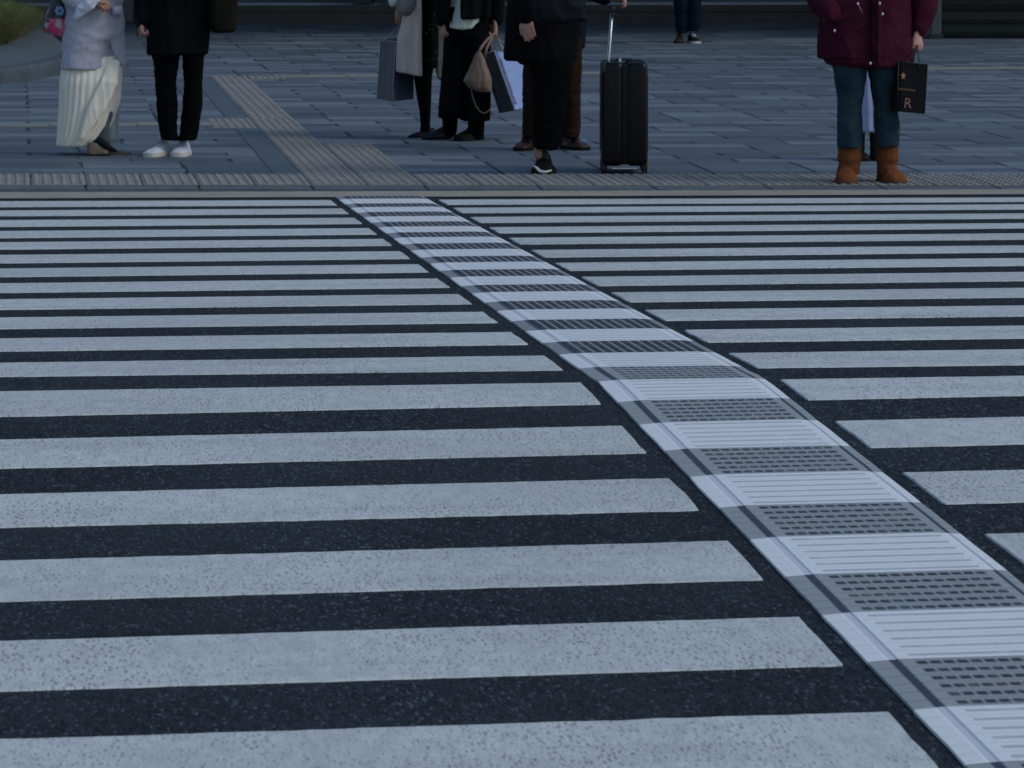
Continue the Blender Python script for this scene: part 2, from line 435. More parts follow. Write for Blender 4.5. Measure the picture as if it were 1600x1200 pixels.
# textured guide strip: thick panels, one over each stripe and each gap
gs = empty('guide_strip', (fL(14), 14, zroad(14)))
tag(gs, 'raised textured guide strip of alternating white and grey panels running diagonally over the crosswalk', 'guide strip')
def mpanel(t, b, mat):
    NV = 3; NU = 8; bm = bmesh.new(); L = bm.loops.layers.uv.new('UVMap')
    lt, rt = cross(t, fL), cross(t, fR); lb, rb = cross(b, fL), cross(b, fR); H = .010
    g = []
    for j in range(NV+1):
        e = j/NV; rw = []
        for i in range(NU+1):
            s_ = i/NU
            x = (lb[0]*(1-s_)+rb[0]*s_)*(1-e)+(lt[0]*(1-s_)+rt[0]*s_)*e
            y = (lb[1]*(1-s_)+rb[1]*s_)*(1-e)+(lt[1]*(1-s_)+rt[1]*s_)*e
            x += (.004*noise.noise(Vector((y*6, s_*9, 2))) if i in (0, NU) else 0)
            rw.append((Vector((x, y, zr(y)+H-(.004 if i in (0, NU) else 0))), s_, e))
        g.append(rw)
    vs = [[bm.verts.new(q[0]) for q in rw] for rw in g]
    for j in range(NV):
        for i in range(NU):
            f = bm.faces.new((vs[j][i], vs[j][i+1], vs[j+1][i+1], vs[j+1][i]))
            for lp, q in zip(f.loops, (g[j][i], g[j][i+1], g[j+1][i+1], g[j+1][i])): lp[L].uv = (q[1], q[2])
    # rim down to the road
    loop = [vs[0][i] for i in range(NU+1)]+[vs[j][NU] for j in range(1, NV+1)]+[vs[NV][i] for i in range(NU-1, -1, -1)]+[vs[j][0] for j in range(NV-1, 0, -1)]
    low = [bm.verts.new((v.co.x, v.co.y, v.co.z-H+.002)) for v in loop]
    for i in range(len(loop)):
        k2 = (i+1) % len(loop); f = bm.faces.new((loop[i], low[i], low[k2], loop[k2]))
        for lp in f.loops: lp[L].uv = (.03, .1)
    # raised studs rows as real relief
    def at(s_, e):
        x = (lb[0]*(1-s_)+rb[0]*s_)*(1-e)+(lt[0]*(1-s_)+rt[0]*s_)*e
        y = (lb[1]*(1-s_)+rb[1]*s_)*(1-e)+(lt[1]*(1-s_)+rt[1]*s_)*e
        return Vector((x, y, zr(y)+H))
    for r_ in range(0):
        e0, e1 = (r_+.80)/6, (r_+1.20)/6
        if r_ == 5: e1 = .997
        P = [at(.175, e0), at(.89, e0), at(.89, e1), at(.175, e1)]
        lo = [bm.verts.new(p+Vector((0, 0, .0003))) for p in P]
        c = sum(P, Vector())/4
        hi = [bm.verts.new(p+(c-p)*.0+Vector((0, (.006 if i_ < 2 else -.006)*(1 if lt[1] > lb[1] else -1), .004))) for i_, p in enumerate(P)]
        fs = [bm.faces.new(hi)]+[bm.faces.new((lo[i], lo[(i+1) % 4], hi[(i+1) % 4], hi[i])) for i in range(4)]
        for f in fs:
            for lp in f.loops: lp[L].uv = (.14, .1)
    bmesh.ops.translate(bm, verts=bm.verts, vec=-gs.location)
    return bobj('strip_panel', bm, mat, gs)
kl = on_road(600, 306.5)
for n in range(1, 23):
    mpanel(LINES[(n, 0)], LINES[(n, 1)], MATW)
    mpanel(LINES[(n, 1)], LINES[(n+1, 0)], MATG if n > 11 else MATGF)
l1 = LINES[(1, 0)]; mpanel((l1[0]+.30, l1[1]), l1, MATGF)

# ------------------------------------------------------------------ kerb, pavement
ORG = kpt(0, 0)
def kframe(name, bm, mat, lift=0.0, origin=(0, 0)):
    """mesh made in (u, v, h) coordinates of the pavement"""
    L_ = bm.loops.layers.uv.new('UVMap')
    for f in bm.faces:
        for lp in f.loops: lp[L_].uv = (lp.vert.co.x, lp.vert.co.y)
    for v in bm.verts: v.co = kpt(v.co.x, v.co.y, v.co.z)-ORG
    me = bpy.data.meshes.new(name); bm.to_mesh(me); bm.free()
    o = link(name, me, mat); o.location = ORG+Vector((0, 0, lift))
    return tag(o, kind='structure')
v_kerb_back = uv(on_side(48.5, 290.3))[1]
v_tile_back = uv(on_side(48.5, 273.5))[1]
bm = bmesh.new()
u = -40.0; i = 0; kerb_u0 = uv(on_side(470, 295))[0]
while u < 60:
    ln = .62 if True else 1
    u1 = u+ln*1.0
    box(bm, u+.002, u1-.002, 0, v_kerb_back, -.25, 0, 0)
    u = u1
bmesh.ops.bevel(bm, geom=[e for e in bm.edges if all(v.co.z > -.01 for v in e.verts)], offset=.006, segments=2, affect='EDGES')
kframe('kerb', bm, KERB)
bm = bmesh.new()
g = [[bm.verts.new((uu, vv, 0)) for vv in (v_kerb_back-.01, 3, 10, 30, 60)] for uu in (-45, 0, 60)]
for a, b in zip(g, g[1:]):
    for i in range(4): bm.faces.new((a[i], b[i], b[i+1], a[i+1]))
lo = [bm.verts.new((uu, vv, -.3)) for uu, vv in ((-45, v_kerb_back), (60, v_kerb_back), (60, 60), (-45, 60))]
bm.faces.new(lo)
side = kframe('sidewalk', bm, PAVE, .001)
U_SEAM = uv(on_side(48.5, 289))[0]; TW = (uv(on_side(749.5, 289))[0]-U_SEAM)/8
print('tile width', TW, 'kerb depth', v_kerb_back, 'tactile back', v_tile_back, 'kerb ang', KANG)

def studs(bm, u0, u1, v0, v1, nu, nv, bars=False, h=.006):
    """one tile with its relief"""
    box(bm, u0+.006, u1-.006, v0+.006, v1-.006, -.03, .004)
    du = (u1-u0)/nu; dvv = (v1-v0)/nv
    for i in range(nu):
        for j in range(nv):
            cu_ = u0+(i+.5)*du; cv_ = v0+(j+.5)*dvv
            ru = du*.30; rv = dvv*(.30 if not bars else .44); n_ = 8
            a = [bm.verts.new((cu_+ru*math.cos(2*math.pi*q/n_+.39), cv_+rv*math.sin(2*math.pi*q/n_+.39), .0042)) for q in range(n_)]
            b = [bm.verts.new((cu_+ru*.7*math.cos(2*math.pi*q/n_+.39), cv_+rv*.78*math.sin(2*math.pi*q/n_+.39), .004+h)) for q in range(n_)]
            for q in range(n_): bm.faces.new((a[q], a[(q+1) % n_], b[(q+1) % n_], b[q]))
            bm.faces.new(b)
bm = bmesh.new()
for i in range(-12, 36):
    if i in (5, 6): continue
    studs(bm, U_SEAM+i*TW, U_SEAM+(i+1)*TW, v_kerb_back+.01, v_tile_back, 6, 9)
# path leading up from the crossing
v2 = uv(on_side(487, 225))[1]; vL = uv(on_side(392, 186))[1]; vT = uv(on_side(330, 119.5))[1]; vRow = uv(on_side(392, 201))[1]
ua = U_SEAM+5*TW
def path(u0, va, vb, nt_, bars):
    for q in range(nt_):
        studs(bm, u0, u0+TW, va+(vb-va)*q/nt_, va+(vb-va)*(q+1)/nt_, 5 if bars else 6, 2 if bars else 4, bars)
nn = max(1, round((v2-v_kerb_back)/.62))
path(ua, v_kerb_back+.01, v2, nn, False); path(ua+TW, v_kerb_back+.01, v2, nn, False)
path(ua, v2, vL, max(1, round((vL-v2)/.62)), False)
path(ua, vL, vT, max(1, round((vT-vL)/.62)), True)
du = uv(on_side(318, 193))[0]
studs(bm, ua-TW, ua-.0, vRow, vL, 6, 7); studs(bm, ua+TW, ua+2*TW, vT-.5, vT, 6, 6)
tp = kframe('tactile_paving', bm, TACT, .001)
# smooth dark border beside the path, beige bands crossing the pavement
bm = bmesh.new()
box(bm, ua-.42*TW*1.2, ua-.004, v_tile_back+.03, vRow-.02, -.03, .004); box(bm, ua-.42*TW*1.2, ua-.004, vL+.02, vT, -.03, .004)
kframe('smooth_border', bm, SMOOTH, .0015)
bm = bmesh.new()
def band(pa, pb, th, seed):
    rd = random.Random(seed)
    a = Vector(uv(on_side(*pa))); b = Vector(uv(on_side(*pb))); u = a.x
    while u < b.x:
        u2 = min(b.x, u+.3*rd.choice((2, 2, 3))); vv = a.y+(b.y-a.y)*(u-a.x)/(b.x-a.x)
        if rd.random() < .86: box(bm, u+.004, u2-.004, vv-th/2, vv+th/2, -.03, .005+rd.random()*.001)
        u = u2
band((-60, 196.5), (362, 193.5), .38, 1); band((430, 120), (1700, 105), .42, 2)
kframe('paving_band', bm, BEIGE, .002)

# ------------------------------------------------------------------ building behind
def place(px, py): return on_side(px, py)
# long low step and the deck behind it
uS, vS = uv(place(480, 37)); uE, vE = uv(place(1250, 28))
bm = bmesh.new()
box(bm, -22, 30, vS, vS+4.0, -.05, .19, 0)
box(bm, -22, 30, vS-.02, vS+.02, .13, .205, 0)
st = kframe('deck', bm, [STEP], 0)
bm = bmesh.new(); box(bm, -22, 30, vS+.35, vS+12, .1, .222)
kframe('deck_paving', bm, DECK)
def column(px, py, pw_, label):
    a = place(px, py); u0, v0 = uv(a); wd = uv(place(px+pw_, py))[0]-u0
    root = empty('column', kpt(u0+wd/2, v0+wd/2), KANG)
    tag(root, label, 'column')
    bm = bmesh.new(); box(bm, -wd/2, wd/2, -wd/2, wd/2, 0, 4.6, bev=.012); bobj('shaft', bm, COLM, root)
    bm = bmesh.new(); box(bm, -wd/2-.02, wd/2+.02, -wd/2-.02, wd/2+.02, -.02, .05, bev=.006); bobj('base_plate', bm, DARKM, root)
column(602, 36, 14, 'dark square column behind the beige coat and the grey paper bag')
column(191, 39, 17, 'greenish grey column seen between the lilac coat and the black coat')
column(1456, 61, 16, 'dark column right of the burgundy parka beside the slatted wall')
# slatted wall on the right
a = place(1472, 61); u0, v0 = uv(a)
root = empty('slatted_wall', kpt(u0, v0), KANG); tag(root, 'low dark wall of horizontal slats on the right behind the burgundy parka', 'wall')
bm = bmesh.new(); box(bm, 0, 9, .12, .3, 0, 1.6); bobj('backing', bm, DARKM, root)
for i in range(12):
    bm = bmesh.new(); z = .03+i*.13; box(bm, 0, 9, random.uniform(.02, .06), .11, z, z+random.uniform(.03, .10), bev=.004)
    bobj('slat', bm, SLATM, root)
# dark posts of a stand on the deck (seen at the frame's top edge)
P = on_side(549, 6, .222); u0, v0 = uv(P)
root = empty('bench', kpt(u0, v0, .222), KANG); tag(root, 'dark block bench standing on the raised deck, cut by the top edge', 'bench')
bm = bmesh.new(); box(bm, 0, .22, 0, .5, 0, .42, bev=.01); bobj('leg', bm, DARKM, root)
bm = bmesh.new(); box(bm, 2.0, 2.22, 0, .5, 0, .42, bev=.01); bobj('leg', bm, DARKM, root)
bm = bmesh.new(); box(bm, -.1, 2.32, -.03, .53, .422, .48, bev=.01); bobj('seat', bm, SLATM, root)
# building: canopy and glazed front
vF = vS+12
root = empty('building', kpt(5, vF), KANG); tag(root, 'dark building with a deep canopy over the far pavement', 'building')
def bpart(name, mat, *bs):
    bm = bmesh.new()
    for b in bs: box(bm, *b)
    return bobj(name, bm, mat, root)
bpart('wall', CONC, (-34, 34, 0, 8, 4.7, 16))
bpart('canopy', CONC, (-34, 34, -(vF-vS)-5.0, -.02, 4.62, 5.1))
bpart('base_wall', STEP, (-34, 34, -.05, .3, 0, .5))
for i in range(-8, 8):
    wn = bpart('window', DARKM, (i*4.0+.0, i*4.0+.12, -.08, .2, .5, 4.6), (i*4.0, i*4.0+4, -.08, .1, 4.5, 4.61))
    bm = bmesh.new(); box(bm, i*4+.12, i*4+4, 0, .05, .5, 4.5); bobj('pane', bm, GLASSM, wn)
# street front on the camera's side, far behind the viewer, open sky above
# ------------------------------------------------------------------ planter on the left
def planter():
    pts = [(-330, 162), (-160, 150), (-60, 140.5), (0, 132), (50, 126), (93, 117), (118, 108), (134, 97), (140, 84), (138, 66), (130, 48), (110, 30), (90, 14)]
    W = [place(*q) for q in pts]
    # densify
    P = []
    for i in range(len(W)-1):
        p0, p1, p2, p3 = W[max(i-1, 0)], W[i], W[i+1], W[min(i+2, len(W)-1)]
        for q in range(6):
            t = q/6; P.append(.5*((2*p1)+(p2-p0)*t+(2*p0-5*p1+4*p2-p3)*t*t+(3*p1-p0-3*p2+p3)*t**3))
    P.append(W[-1])
    root = empty('planter', W[3]); tag(root, 'curved grey stone planter edge at the left under the ornamental grass', 'planter')
    rs = []; inner = []
    for i, p in enumerate(P):
        t = (P[min(i+1, len(P)-1)]-P[max(i-1, 0)]); t.z = 0; t.normalize(); nrm = Vector((-t.y, t.x, 0))
        # inward = left of travel direction
        prof = [(0, -.02), (0, .075), (.006, .105), (.02, .122), (.04, .130), (.15, .130), (.17, .122), (.18, .06), (.18, -.02)]
        rs.append([p+nrm*a_+Vector((0, 0, b_)) for a_, b_ in prof]); inner.append(p+nrm*.19+Vector((0, 0, .098)))
    bm = bmesh.new(); rings(bm, rs, True); bobj('kerb_ring', bm, m_stone('planter_kerb', (.042, .052, .064, 1), (.075, .087, .102, 1)), root, False, None).location = -root.location
    bm = bmesh.new(); far = [place(-500, 10)+Vector((0, 0, .1)), place(-500, 160)+Vector((0, 0, .1))]
    vs = [bm.verts.new(p) for p in inner]; c = bm.verts.new(place(-150, 70)+Vector((0, 0, .13)))
    ex = [bm.verts.new(p) for p in far]
    loop = vs+ex
    for i in range(len(loop)): bm.faces.new((loop[i], loop[(i+1) % len(loop)], c))
    bobj('filling', bm, m_stone('planter_fill', (.075, .095, .11, 1), (.11, .13, .145, 1)), root).location = -root.location
planter()
def grass():
    k = NT('grass_blade'); inf = k.n('ShaderNodeObjectInfo'); o = k.sep(k.coord())
    at_ = k.n('ShaderNodeAttribute'); at_.attribute_name = 'tint'
    c = k.mix(at_.outputs['Fac'], (.11, .17, .04, 1), (.42, .28, .10, 1))
    n = k.noise(k.coord(), 2.2, 3); c = k.mix(k.rng(n, .42, .6), c, (.08, .11, .035, 1)); k.col(c); k.rough(.6)
    bm = bmesh.new(); tl = bm.verts.layers.float.new('tint'); rd = random.Random(3)
    C = place(-62, 66)
    # mound centre line: blades arch outwards
    for i in range(15000):
        a_ = rd.uniform(0, 2*math.pi); r_ = math.sqrt(rd.random())
        bx = place(-130, 56)
        q = Vector((C.x+r_*math.cos(a_)*.62, C.y+r_*math.sin(a_)*5.2, C.z+.09))
        hgt = rd.uniform(.22, .62)*(1-.45*r_*r_); out = Vector((math.cos(a_), math.sin(a_)*1.2, 0))*rd.uniform(.1, .42)*(.4+r_)+Vector((rd.uniform(-.1, .1), rd.uniform(-.1, .1), 0))
        tint = min(1, max(0, rd.gauss(.2+.45*r_, .3)))
        wv = Vector((rd.uniform(-1, 1), rd.uniform(-1, 1), 0)).normalized()*rd.uniform(.003, .006)
        pr = None
        for s_ in (0, .35, .7, 1):
            c_ = q+out*(s_**1.6)+Vector((0, 0, hgt*(s_-.42*s_*s_*s_*(1 if tint > .3 else .6))))
            ww = wv*(1-s_*.85)
            a1, b1 = bm.verts.new(c_-ww), bm.verts.new(c_+ww); a1[tl] = tint; b1[tl] = tint
            if pr: bm.faces.new((pr[0], pr[1], b1, a1))
            pr = (a1, b1)
    me = bpy.data.meshes.new('ornamental_grass'); bm.to_mesh(me); bm.free()
    tag(link('ornamental_grass', me, k.m), 'bushy green and yellowing ornamental grass in the planter', 'grass', kind='stuff')
grass()

#PEOPLE
# ------------------------------------------------------------------ people
SKIN = cloth('skin', (.36, .19, .14, 1), .18, .55, 40, .12)
SKIN2 = cloth('skin_pink', (.44, .23, .19, 1), .15, .55, 40, .12)
BLACK = cloth('black_wool', (.004, .0048, .0055, 1), .3, .95)
BLACKT = cloth('black_trousers', (.0018, .0019, .0022, 1), .3, .95)
HAIR = cloth('hair', (.012, .009, .008, 1), .3, .5, 80, .3, stretch=(6, 6, .5))
LILAC = cloth('lilac_wool', (.43, .395, .45, 1), .10, .85, 60, .3)
CREAM = cloth('cream_pleats', (.82, .72, .59, 1), .14, .8, 60, .3, stretch=(8, 8, .4))
SHEER = cloth('sheer_hem', (.30, .31, .30, 1), .25, .8, 60, .3, stretch=(10, 10, .5))
LACE = cloth('hem_underlayer', (.10, .11, .12, 1), .5, .8, 60, .4, stretch=(8, 8, .6))
EYE = plain('eye', (.05, .03, .02, 1), .2)
WHITELEA = plain('white_leather', (.52, .52, .60, 1), .5)
SOLEW = plain('cream_rubber', (.50, .46, .40, 1), .7)
SOLEB = plain('dark_rubber', (.007, .0065, .0065, 1), .8, 0, .15)
BLKLEA = plain('black_leather', (.006, .006, .007, 1), .6, 0, .2)
BRNLEA = plain('brown_leather', (.034, .017, .013, 1), .42, 0, .3)
TAN = plain('tan_leather', (.12, .08, .055, 1), .6)
NAVY = cloth('navy_cloth', (.010, .013, .022, 1), .3, .9)

def ring_h(cx, cy, z, rx, ry, n=40, p=2.3, pleat=None, ph=0):
    out = []
    for i in range(n):
        a = 2*math.pi*i/n; c, s = math.cos(a), math.sin(a)
        k_ = (abs(c)**p+abs(s)**p)**(-1/p)
        f = 1
        if pleat: f = 1+pleat[0]*math.sin(a*pleat[1]+ph+1.3*math.sin(a*3))
        out.append(Vector((cx+rx*k_*c*f, cy+ry*k_*s*f, z)))
    return out

class Person:
    def __init__(s, px, py, label, cat='person', group=None, name='person'):
        s.G = place(px, py); s.root = empty(name, s.G); tag(s.root, label, cat, group)
        s.sc = F/((s.G-CAM).dot(FW))
    def q(s, px, py, dy=0.0): return wpt(px, py, s.G.y+dy)
    def L(s, x, y, z): return s.G+Vector((x, y, z))
    def stack(s, bm, rows, n=40, pleat=None, sub=3, p=2.3):
        """rows: (py, pxL, pxR, ry in m, dy)"""
        R_ = []
        for i, r in enumerate(rows):
            r = tuple(r)+(None, 0)[len(r)-3:] if len(r) < 5 else r
            R_.append(r)
        full = []
        for i in range(len(R_)-1):
            for k_ in range(sub):
                t = k_/sub; a, b = R_[i], R_[i+1]
                full.append([a[j]+(b[j]-a[j])*t if a[j] is not None and b[j] is not None else None for j in range(5)])
        full.append(list(R_[-1]))
        rs = []
        for i, (py, l, r, ry, dy) in enumerate(full):
            A, B = s.q(l, py, dy), s.q(r, py, dy); rx = (B.x-A.x)/2
            pl = (pleat[0]*(.4+.6*(i/len(full) if py > full[0][0] else 1-i/len(full))), pleat[1]) if pleat else None
            rs.append(ring_h((A.x+B.x)/2, A.y, (A.z+B.z)/2, rx, rx*.62 if ry is None else ry, n, p, pl, i*.05))
        rings(bm, rs)
    def part(s, name, bm, mat, voxel=.008, wrinkle=None, smooth=2, parent=None, raw=False, label=None):
        if raw:
            bmesh.ops.translate(bm, verts=bm.verts, vec=-s.G); o = bobj(name, bm, mat, parent or s.root, True)
        else: o = fuse(name, bm, mat, voxel, parent or s.root, s.G, wrinkle, smooth)
        if label: o['label'] = label
        return o
    def hand(s, bm, wrist, elbow, down, palm, thumb_side=1, curl=.35, k=1.0):
        """wrist, elbow: points; down: finger direction; palm: palm normal; fingers are separate chains"""
        down = Vector(down).normalized(); palm = Vector(palm); palm = (palm-down*palm.dot(down)).normalized()
        sidev = down.cross(palm)*thumb_side
        tube(bm, [elbow, wrist], [.040*k, .025*k], 12)
        knu = wrist+down*.085*k
        tube(bm, [wrist, wrist+down*.03*k, knu-down*.012*k], [.024*k, .034*k, .038*k], 12, flat=(palm, .48))
        for i, (off, ln) in enumerate(((.028, .070), (.0095, .078), (-.0095, .072), (-.027, .056))):
            b = knu-down*.012*k+sidev*off*k; c_ = curl*(1+.12*i)
            d0 = (down*math.cos(c_*.6)+palm*math.sin(c_*.6)+sidev*off*2.2).normalized()
            d1 = (down*math.cos(c_*1.7)+palm*math.sin(c_*1.7)).normalized()
            d2 = (down*math.cos(c_*2.6)+palm*math.sin(c_*2.6)).normalized()
            p1 = b+d0*ln*.48*k; p2 = p1+d1*ln*.32*k; p3 = p2+d2*ln*.24*k
            tube(bm, [b, p1, p2, p3], [.0092*k, .0088*k, .0080*k, .0068*k], 8)
        tb = wrist+down*.028*k+sidev*.024*k
        td = (down*.72+sidev*.55+palm*.35).normalized(); td2 = (down*.92+sidev*.12+palm*.35).normalized()
        tube(bm, [tb-sidev*.008, tb+td*.034*k, tb+td*.034*k+td2*.030*k, tb+td*.034*k+td2*.052*k], [.013*k, .0112*k, .010*k, .0080*k], 8)
    def figure(s, H, cx, facing, hands=(), skin=None, hair=HAIR, hairlen=.12, legs=((-.09, 0), (.09, 0)), slim=1.0, lean=0.0):
        """full body under the clothes. cx: lateral offset of the trunk; facing: unit vector"""
        d = Vector((facing[0], facing[1], 0)).normalized(); sd_ = Vector((-d.y, d.x, 0))
        bm = bmesh.new(); L = s.L
        hip = .50*H; sh = .815*H; c = Vector((cx, lean, 0))
        def at(z, f=0, sdv=0): return L(c.x, c.y, z)+d*f+sd_*sdv
        rs = []
        for z, rx, ry, f in ((hip-.06, .10, .085, 0), (hip+.03, .145, .10, -.01), (.60*H, .12, .09, 0), (.70*H, .14, .10, 0), (.78*H, .155, .095, 0), (sh, .13, .07, 0), (.84*H, .06, .055, 0)):
            if z < .75*H: rx, ry = rx*slim, ry*slim
            rs.append([at(z)+d*(ry*math.sin(a)+f)+sd_*(rx*math.cos(a)) for a in [2*math.pi*i/24 for i in range(24)]])
        rings(bm, rs)
        tube(bm, [at(.80*H), at(.86*H, .005), at(.90*H, .012)], [.06, .052, .05], 14)
        hz = H-.115
        blob(bm, at(hz+.015, .0), (.074, .074, .095), 20); blob(bm, at(hz+.02, -.03), (.072, .072, .085), 18)
        blob(bm, at(hz-.045, .035), (.055, .055, .06), 16); blob(bm, at(hz-.085, .055), (.026, .026, .02), 12)   # jaw, chin
        blob(bm, at(hz+.02, .062), (.045, .045, .022), 12)                                                      # brow
        tube(bm, [at(hz+.01, .075), at(hz-.02, .095), at(hz-.03, .088)], [.007, .011, .013], 8)                  # nose
        blob(bm, at(hz-.055, .078), (.022, .022, .008), 10)                                                     # mouth
        for k_ in (-1, 1):
            blob(bm, at(hz-.01, -.005, .074*k_), (.012, .02, .03), 10); blob(bm, at(hz-.022, .055, .035*k_), (.02, .02, .018), 10)
        for e in legs:
            f0 = L(e[0], e[1], .17); hx = L(c.x+slim*max(-.11, min(.11, e[0]-c.x)), c.y+e[1]*.5, hip-.02)
            kn = (hx+f0)/2+Vector((0, -.01, 0)); tube(bm, [hx, kn, (kn+f0)/2+Vector((0, .01, 0)), f0], [.045, .028, .028, .022], 12)
        for (sx, el, wr, dn, pl, ts, cu) in hands:
            sp_ = L(c.x+sx, c.y, sh-.03)
            tube(bm, [at(sh-.03), sp_, (sp_+el)/2, el], [.06, .055, .042, .036], 12)
            s.hand(bm, wr, el, dn, pl, ts, cu)
        s.part('body', bm, skin or SKIN, .005, smooth=2)
        for k_ in (-1, 1):
            bm = bmesh.new(); blob(bm, at(hz+.003, .067, .031*k_), (.0125,)*3, 10); s.part('eye', bm, EYE, raw=True)
        bm = bmesh.new()
        blob(bm, at(hz+.035, -.022), (.085, .085, .092), 20); blob(bm, at(hz-.02, -.055), (.07, .07, .10), 18)
        for k_ in (-1, 1): tube(bm, [at(hz+.05, -.01, .066*k_), at(hz-.02-hairlen*.3, -.03, .078*k_), at(hz-hairlen, -.04, .066*k_)], [.03, .028, .02], 10)
        tube(bm, [at(hz, -.06), at(hz-hairlen, -.07)], [.07, .05], 12)
        s.part('hair', bm, hair, .007, [(.003, (60, 60, 8))])
    def shoe(s, x, y, ang, Ln, W, Hh, mat, sole, hs=.022, pitch=0.0, name='shoe', laces=None, shaft=0, shw_=0, extra=None):
        """x, y: heel (local metres); ang: pointing direction"""
        d = Vector((math.cos(ang), math.sin(ang), 0)); sd_ = Vector((-d.y, d.x, 0))
        ts = [0, .05, .15, .28, .42, .58, .72, .84, .93, .98, 1]
        wd = [.45, .72, .82, .80, .82, .93, 1, .95, .78, .55, .25]
        hh = [.80, .97, 1, .97, .84, .64, .50, .44, .38, .28, .12]
        def pt(t, a, z):
            z2 = z; f = t*Ln
            if pitch: f, z2 = f*math.cos(pitch)+z*math.sin(pitch), z*math.cos(pitch)+(1-t)*Ln*math.sin(pitch)
            return s.L(x, y, 0)+d*f+sd_*a+Vector((0, 0, z2))
        bm = bmesh.new(); rs = []
        for t, w_, h_ in zip(ts, wd, hh):
            r_ = []
            for i in range(20):
                a = 2*math.pi*i/20; c, sn_ = math.cos(a), math.sin(a)
                up = max(0, sn_)**.8 if sn_ > 0 else -.0
                nar = 1-.38*up*(h_ > .6)
                r_.append(pt(t, c*W/2*w_*nar*(abs(c)**-.2 if abs(c) > .05 else 1), hs*.6+up*(Hh*h_-hs*.6)))
            rs.append(r_)
        rings(bm, rs)
        if shaft:
            tube(bm, [pt(.24, 0, Hh*.6), pt(.22, 0, Hh+shaft)], [W*(shw_ or .42), W*(shw_ or .44)], 14)
        if extra: extra(bm)
        up_ = s.part(name, bm, mat, .006, [(.0015, (30, 30, 30))], 2)
        bm = bmesh.new(); rs = []
        for t, w_ in zip(ts, wd):
            tt = -.02+t*1.045; w2 = w_*1.06*W/2
            rs.append([pt(tt, -w2, .0), pt(tt, w2, .0), pt(tt, w2, hs), pt(tt, -w2, hs)])
        rings(bm, rs); so_ = s.part('sole', bm, sole, raw=True, parent=up_)
        so_.data.polygons.foreach_set('use_smooth', [False]*len(so_.data.polygons))
        if laces:
            bm = bmesh.new()
            for t in (.34, .42, .50, .58):
                zz = Hh*(.97-(t-.28)*1.05)+.004
                tube(bm, [pt(t, -W*.22, zz-.008), pt(t+.015, 0, zz+.003), pt(t, W*.22, zz-.008)], .0035, 6)
            s.part('laces', bm, laces, raw=True, parent=up_)
        return up_
    def sleeve(s, bm, pts, rad): tube(bm, pts, rad, 16)

WR = [(.008, (7, 7, 2)), (.003, (20, 20, 8))]
WRL = [(.003, (10, 10, 6)), (.0025, (6, 6, 26))]

# --- person 1: lilac coat, cream pleated skirt ------------------------------------------
p = Person(162, 241, 'person in a lilac wool coat and long cream pleated skirt, left of the black coat')
elb = p.q(102, -38, -.05); wr = p.q(140, -2, -.2)
elb2 = p.q(186, -50, .12); wr2 = p.q(182, -4, -.02)
p.figure(1.60, (p.q(148, 0)-p.G).x, (.8, -.6), [(-.16, elb, wr, (.75, -.2, -.25), (0, .6, -.7), 1, .5), (.14, elb2, wr2, (.0, -.1, -1), (-1, 0, 0), 1, .4)],
         legs=(((p.q(150, 200)-p.G).x, .05), ((p.q(160, 200)-p.G).x, -.03)), hairlen=.28)
bm = bmesh.new()
p.stack(bm, [(88, 106, 186, .13), (104, 97, 190, .15), (125, 94, 190, .175), (160, 93, 187, .175), (195, 91, 176, .17), (215, 90, 160, .165), (227, 88, 142, .15)], 132, (.045, 27), sub=4)
p.part('skirt', bm, CREAM, raw=True)
bm = bmesh.new()     # bright fold swung forward
for k_ in range(5):
    tube(bm, [p.q(180-k_*1.5, 100, -.12), p.q(176-k_*3, 130, -.19), p.q(158-k_*4, 172, -.20), p.q(133-k_*3+k_*1.5, 208+k_*2, -.19)], [.03, .032, .026, .014], 12, flat=((0, 1, 0), .55))
p.part('skirt_fold', bm, CREAM, .006, [(.002, (30, 30, 5))])
bm = bmesh.new()
p.stack(bm, [(160, 160, 188, .08, .02), (185, 154, 186, .09, .02), (205, 152, 184, .10, .02), (222, 150, 182, .10, .02)], 60, (.08, 15))
p.part('sheer_hem', bm, SHEER, raw=True)
bm = bmesh.new()
tube(bm, [p.q(172, 176, -.1), p.q(163, 200, -.11), p.q(160, 224, -.10)], [.022, .028, .026], 12)
p.part('sock', bm, LACE, .005)
bm = bmesh.new(); tube(bm, [p.q(147, 215, -.12), p.q(160, 223, -.13), p.q(172, 232, -.13), p.q(182, 236, -.12)], [.016, .026, .020, .010], 12, flat=((0, 1, 0), .6))
p.part('sock', bm, BLKLEA, .005)
lx = (p.q(140, 240)-p.G).x
p.shoe(lx, -.03, R(-6), .245, .085, .045, TAN, TAN, .012)
p.shoe(lx-.015, -.13, R(-4), .13, .075, .085, TAN, SOLEB, .010, name='shoe')
bm = bmesh.new()
p.stack(bm, [(-108, 124, 172, .09), (-97, 108, 188, .14), (-60, 104, 190, .175), (-20, 104, 190, .17), (20, 100, 192, .145), (52, 98, 190, .155), (66, 97, 174, .16), (85, 96, 170, .165), (107, 94, 168, .17)], 48)
tube(bm, [p.q(114, -90), p.q(100, -40, -.05), p.q(112, -5, -.12), p.q(128, 4, -.18)], [.07, .066, .060, .052], 14)
tube(bm, [p.q(182, -90), p.q(188, -45, .10), p.q(184, -6, .02)], [.065, .06, .05], 14)
pl = [(160, 30), (160, 60), (170, 62), (178, 82), (191, 103), (196, 102), (197, 80), (194, 45), (193, 20)]
fr = [bm.verts.new(p.q(x, y, -.07-.05*math.sin((x-155)/45*3.1))) for x, y in pl]; bk = [bm.verts.new(v.co+Vector((0, .022, 0))) for v in fr]
bm.faces.new(fr); bm.faces.new(bk[::-1])
